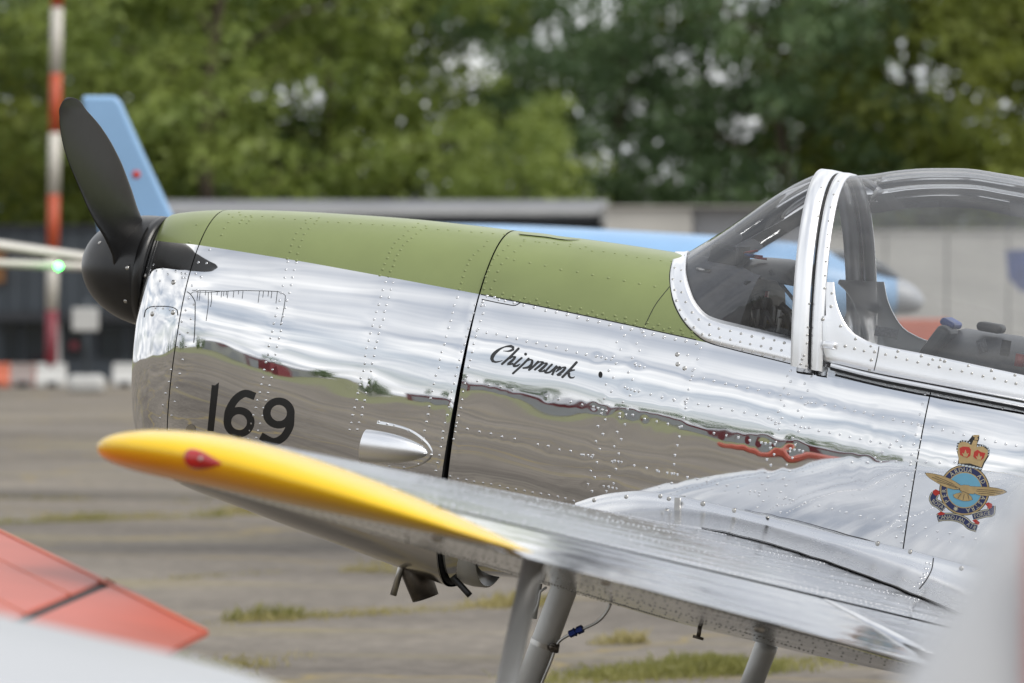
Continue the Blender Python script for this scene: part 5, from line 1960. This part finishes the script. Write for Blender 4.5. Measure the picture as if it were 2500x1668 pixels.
rA, rD, rE = on_red(0, 1291), on_red(264, 1413), on_red(0, 1523)
ch_d = rA - _pB; ch_d /= np.linalg.norm(ch_d)             # chordwise along the tip, trailing to leading edge
span = rE - rD; span /= np.linalg.norm(span)              # spanwise, towards the root
rD2 = on_red(284, 1424)
lead = _pB + ch_d * 2.35
mb = MB(); plate(mb, [lead, on_red(249, 1405), rD, rD + span * 1.6, lead + span * 1.6], .05); bevel(wput(mb, 'wing', 'red_paint', rr_, smooth=False), .012, 3)
mb = MB(); plate(mb, [on_red(258, 1410), _pB, _pC, _pC + (_pC - _pB) / np.linalg.norm(_pC - _pB) * 1.3, rD2 + span * 1.6, rD2], .012); bevel(wput(mb, 'aileron', 'red_paint', rr_, smooth=False), .004, 2)
mb = MB(); plate(mb, [q_ - np.array([0, 0, .006]) for q_ in (rD - ch_d * -.01, rD2 - ch_d * .01, rD2 + span * 1.6 - ch_d * .01, rD + span * 1.6)], .02); wput(mb, 'hinge_gap', 'seam', rr_, smooth=False)
mb = MB(); st_ = [_pB + ch_d * .02 + span * .03, lead + span * .03, lead + span * .055, _pB + ch_d * .02 + span * .055]
plate(mb, [q_ + np.array([0, 0, .004]) for q_ in st_], .006); wput(mb, 'edge_strip', 'orange', rr_, smooth=False)
for u_ in (.45, .95):
    mb = MB(); plate(mb, [rD + span * (u_ + .0) + np.array([0, 0, .002]), rD + span * (u_ + .012) + np.array([0, 0, .002]), lead + span * (u_ + .012) + np.array([0, 0, .002]), lead + span * u_ + np.array([0, 0, .002])], .004); wput(mb, 'rib_line', 'orange', rr_, smooth=False)
mb = MB(); q_ = rD + span * 1.3 + ch_d * .6; f_ = np.array([q_[0], q_[1], .2]); mb.tube([q_ - np.array([0, 0, .03]), f_], .04, 12); wput(mb, 'gear_leg', 'grey_light', rr_)
mb = MB(); mb.tube([f_ - span * .06, f_ + span * .06], .2, 24); wput(mb, 'wheel', 'tyre', rr_)


def fus_loft(path, rw, rh, n=24):
    rows_ = []
    for (c_, a, h_) in zip(path, rw, rh):
        c_ = np.array(c_, float)
        rows_.append((c_, a, h_))
    return rows_


def fuselage(mb, pts, dirv, n=28):
    """pts: (distance along dirv, z centre, half width, half height)"""
    dirv = np.array(dirv, float); dirv /= np.linalg.norm(dirv)
    sd_ = np.array([-dirv[1], dirv[0], 0])
    P_ = np.array(pts, float)
    s = np.linspace(0, 1, 40); src = np.linspace(0, 1, len(P_))
    Q = np.stack([pchip(src, P_[:, k], s) for k in range(4)], 1)
    rows_ = []
    for q in Q:
        rows_.append([dirv * q[0] + np.array([0, 0, q[1]]) + sd_ * q[2] * math.cos(a) + np.array([0, 0, q[3] * math.sin(a)]) for a in np.linspace(0, 2 * math.pi, n, endpoint=False)])
    mb.grid(rows_, closed_v=True)
    mb.f += [tuple(range(n)), tuple(range(len(mb.v) - 1, len(mb.v) - n - 1, -1))]


# white aircraft close to the camera: wing in the lower left corner
wr = empty('aircraft', (wat(-300, 1700, 6.6)[0], wat(-300, 1700, 6.6)[1], 0), 'white aircraft wing, blurred, across the lower left corner', 'aircraft')
mb = MB()
e0 = [wat(x, y, d_) for x, y, d_ in ((-700, 1395, 8.2), (0, 1536, 7.6), (364, 1620, 7.3), (597, 1676, 7.1), (760, 1740, 6.9))]
fw = np.array([.12, -1.0, 0]); fw /= np.linalg.norm(fw)
rows_ = []
for p_ in resample(e0, 24):
    rows_.append([p_ + fw * s + np.array([0, 0, zz_]) for s, zz_ in ((0.25, -.13), (.08, -.09), (0, -.035), (.01, .0), (.06, .03), (.2, .05), (.5, .055), (.9, .03), (1.3, -.02), (.9, -.09), (.5, -.13))])
mb.grid(rows_, closed_v=True); k = 11; n_ = len(rows_)
mb.f += [tuple(range(k)), tuple(range(n_ * k - 1, (n_ - 1) * k - 1, -1))]
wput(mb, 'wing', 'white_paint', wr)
mb = MB(); q = wat(-500, 1560, 7.4); mb.tube([q - np.array([0, 0, .05]) + fw * .6, np.array([q[0], q[1], .2]) + fw * .6], .04, 12); wput(mb, 'gear_leg', 'grey_light', wr)
mb = MB(); q2 = np.array([q[0], q[1], .2]) + fw * .6; mb.tube([q2 - RX * .06, q2 + RX * .06], .2, 24); wput(mb, 'wheel', 'tyre', wr)
# white tail fin at the lower right
wf = empty('aircraft', (wat(2600, 1700, 3.9)[0], wat(2600, 1700, 3.9)[1], 0), 'white aircraft tail fin, strongly blurred, in the lower right corner', 'aircraft')
mb = MB()
L0 = [wat(x, y, 3.9) for x, y in ((2120, 1780), (2180, 1680), (2345, 1418), (2512, 1155), (2700, 860))]
rows_ = []
for p_ in resample(L0, 24):
    rows_.append([p_ + RX * dx + RY * dy for dx, dy in ((0, 0), (.02, -.022), (.07, -.034), (.3, -.04), (.7, -.02), (.7, .02), (.3, .04), (.07, .034), (.02, .022))])
mb.grid(rows_, closed_v=True); k = 9; n_ = len(rows_)
mb.f += [tuple(range(k)), tuple(range(n_ * k - 1, (n_ - 1) * k - 1, -1))]
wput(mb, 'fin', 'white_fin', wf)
mb = MB(); q = wat(2580, 1720, 3.9); mb.box(q - RY * .045 + np.array([0, 0, -.1]), (.05, .004, .5), RM); wput(mb, 'red_stripe', 'red_paint', wf, smooth=False)
mb = MB(); c_ = wat(2500, 1950, 3.9); base_ = np.array(wf.location)
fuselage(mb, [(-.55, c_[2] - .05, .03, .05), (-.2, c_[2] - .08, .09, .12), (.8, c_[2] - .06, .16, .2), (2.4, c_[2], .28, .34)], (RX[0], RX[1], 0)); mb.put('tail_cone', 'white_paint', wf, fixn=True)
mb = MB(); mb.tube([RX * .1 + np.array([0, 0, .1]) - RY * .04, RX * .1 + np.array([0, 0, .1]) + RY * .04], .1, 20); mb.tube([RX * .1 + np.array([0, 0, .1]), RX * .15 + np.array([0, 0, c_[2] - .1])], .02, 8); mb.put('tail_wheel', 'tyre', wf)

# pale blue jet parked behind the nose
DJ = 34.0
jb = empty('aircraft', (wat(1200, 671, DJ)[0], wat(1200, 671, DJ)[1], 0), 'pale blue aircraft with swept tail fin and white nose, parked behind', 'aircraft')
mb = MB()
fp = [(200, 234), (282, 234), (296, 250), (350, 372), (424, 530), (520, 600), (300, 640), (243, 575), (222, 400)]
P0_ = [wat(x, y, DJ) for x, y in fp]
n_ = len(fp)
mb.v = [tuple(p_ - RY * .05) for p_ in P0_] + [tuple(p_ + RY * .05) for p_ in P0_]
mb.f = [tuple(range(n_)), tuple(range(2 * n_ - 1, n_ - 1, -1))] + [(i, (i + 1) % n_, n_ + (i + 1) % n_, n_ + i) for i in range(n_)]
fin_ = bevel(wput(mb, 'tail_fin', 'sky_blue', jb, smooth=False), .03, 3)
mb = MB(); q = wat(334, 427, DJ); mb.tube([q - RY * .0495, q - RY * .0512], .030, 20); emb = wput(mb, 'red_emblem', 'crest_red', jb); emb.parent = fin_
mb = MB(); q = wat(237, 243, DJ); 
zc = lambda y: wat(0, y, DJ)[2]
x_ = lambda px: (px - 1200) / FPX * DJ
mb = MB(); fuselage(mb, [(x_(235), zc(640), .10, .14), (x_(420), zc(665), .26, .26), (x_(800), zc(690), .42, .42), (x_(1200), zc(700), .48, .44), (x_(1600), zc(705), .48, .40), (x_(1950), zc(708), .40, .33), (x_(2186), zc(722), .18, .135)], (RX[0], RX[1], 0))
jf = mb.put('fuselage', 'sky_blue', jb, fixn=True)
mb = MB(); fuselage(mb, [(x_(2185), zc(722), .18, .135), (x_(2212), zc(727), .165, .118), (x_(2240), zc(733), .12, .08), (x_(2256), zc(735), .03, .02)], (RX[0], RX[1], 0)); mb.put('nose_cone', 'white_paint', jb, fixn=True)
mb = MB(); fuselage(mb, [(x_(1960), zc(640), .02, .02), (x_(2000), zc(640), .16, .08), (x_(2090), zc(645), .18, .09), (x_(2160), zc(668), .13, .06), (x_(2205), zc(690), .03, .02)], (RX[0], RX[1], 0)); mb.put('canopy', 'door_glass', jb, fixn=True)
mb = MB(); plate(mb, [RX * x_(1250) + RY * 0 + np.array([0, 0, zc(770)]), RX * x_(1850) + np.array([0, 0, zc(770)]), RX * x_(1500) + RY * 4.2 + np.array([0, 0, zc(745)]), RX * x_(1300) + RY * 4.2 + np.array([0, 0, zc(745)])], .1); mb.put('wing', 'sky_blue', jb, smooth=False, fixn=True)
for px in (1450, 2020):
    mb = MB(); c_ = RX * x_(px) + np.array([0, 0, .22]); mb.tube([c_ - RY * .08, c_ + RY * .08], .22, 24); mb.tube([c_, c_ + np.array([0, 0, .8])], .04, 10); mb.put('wheel', 'tyre', jb)
mb = MB(); q = (wat(2310, 790, DJ) - np.array(jb.location))

# cream aircraft whose wing crosses behind the spinner
DL = 42.0
jl = empty('aircraft', (wat(700, 671, DL)[0], wat(700, 671, DL)[1], 0), 'cream light aircraft whose wing and strut run behind the black spinner', 'aircraft')


def beam(name, mat, a, b_, th, dep, dy=0):
    p1_, p2_ = wat(*a, DL), wat(*b_, DL)
    mb = MB(); rows_ = []
    for p_ in (p1_, p2_):
        rows_.append([p_ + RY * (dy + dep * math.cos(q)) + np.array([0, 0, th * math.sin(q)]) for q in np.linspace(0, 2 * math.pi, 20, endpoint=False)])
    mb.grid(rows_, closed_v=True); mb.f += [tuple(range(20)), tuple(range(39, 19, -1))]
    return wput(mb, name, mat, jl)


beam('wing', 'pale', (-900, 470), (240, 634), .045, .6)
beam('wing_strut', 'pale', (-900, 606), (240, 653), .036, .08, -.65)
beam('wing', 'pale', (240, 634), (700, 668), .05, .6)
q = wat(165, 651, DL) - np.array(jl.location)
mb = MB()
rows_ = [[q - RY * .85 + .024 * np.array([math.sin(t) * math.cos(a), math.sin(t) * math.sin(a), math.cos(t)]) for a in np.linspace(0, 2 * math.pi, 12, endpoint=False)] for t in np.linspace(.05, math.pi - .05, 8)]
mb.grid(rows_, closed_v=True); mb.put('green_light', 'lamp_green', jl)
mb = MB(); fuselage(mb, [(-1.0, 1.55, .08, .1), (-.6, 1.5, .3, .34), (.6, 1.5, .42, .45), (2.0, 1.45, .38, .4), (5.0, 1.5, .08, .1)], (RX[0], RX[1], 0)); mb.put('fuselage', 'pale', jl, fixn=True)
mb = MB(); mb.tube([RX * 0 + RY * -.9 + np.array([0, 0, .2]), RX * 0 - RY * .75 + np.array([0, 0, .2])], .2, 20); mb.tube([RX * 0 - RY * .8 + np.array([0, 0, .2]), RX * .2 + np.array([0, 0, 1.2])], .03, 8); mb.put('wheel', 'tyre', jl)

# ---- far side of the airfield, seen mirrored in the polished skin
def hangar(x, y, w_, d2, h_, mat, label, rz=0.0):
    e = empty('hangar', (x, y, 0), label, 'hangar', None, rz)
    mb = MB(); mb.box((0, 0, h_ / 2), (w_, d2, h_)); mb.put('wall', mat, e, smooth=False)
    mb = MB(); mb.v = [(-w_ / 2 - .3, -d2 / 2 - .3, h_), (w_ / 2 + .3, -d2 / 2 - .3, h_), (w_ / 2 + .3, d2 / 2 + .3, h_), (-w_ / 2 - .3, d2 / 2 + .3, h_), (-w_ / 2 - .3, 0, h_ * 1.25), (w_ / 2 + .3, 0, h_ * 1.25)]
    mb.f = [(0, 1, 5, 4), (2, 3, 4, 5), (0, 4, 3), (1, 2, 5)]; mb.put('roof', 'grey_roof', e, smooth=False)
    for k in range(max(1, int(w_ / 7))):
        mb = MB(); mb.box((-w_ / 2 + 3.5 + k * 7, d2 / 2 + .02, h_ * .38), (5, .1, h_ * .72)); mb.put('door', 'grey_roof', e, smooth=False)


hangar(-75, -150, 10, 8, 4.2, 'maroon', 'maroon hangar across the airfield, mirrored in the front cowling')
hangar(-44, -140, 17, 6, 3.4, 'maroon', 'long maroon hangar, mirrored in the rear fuselage beside the crest')
hangar(-95, -190, 30, 10, 4.4, 'white_plastic', 'white hangar across the airfield, mirrored in the nose')
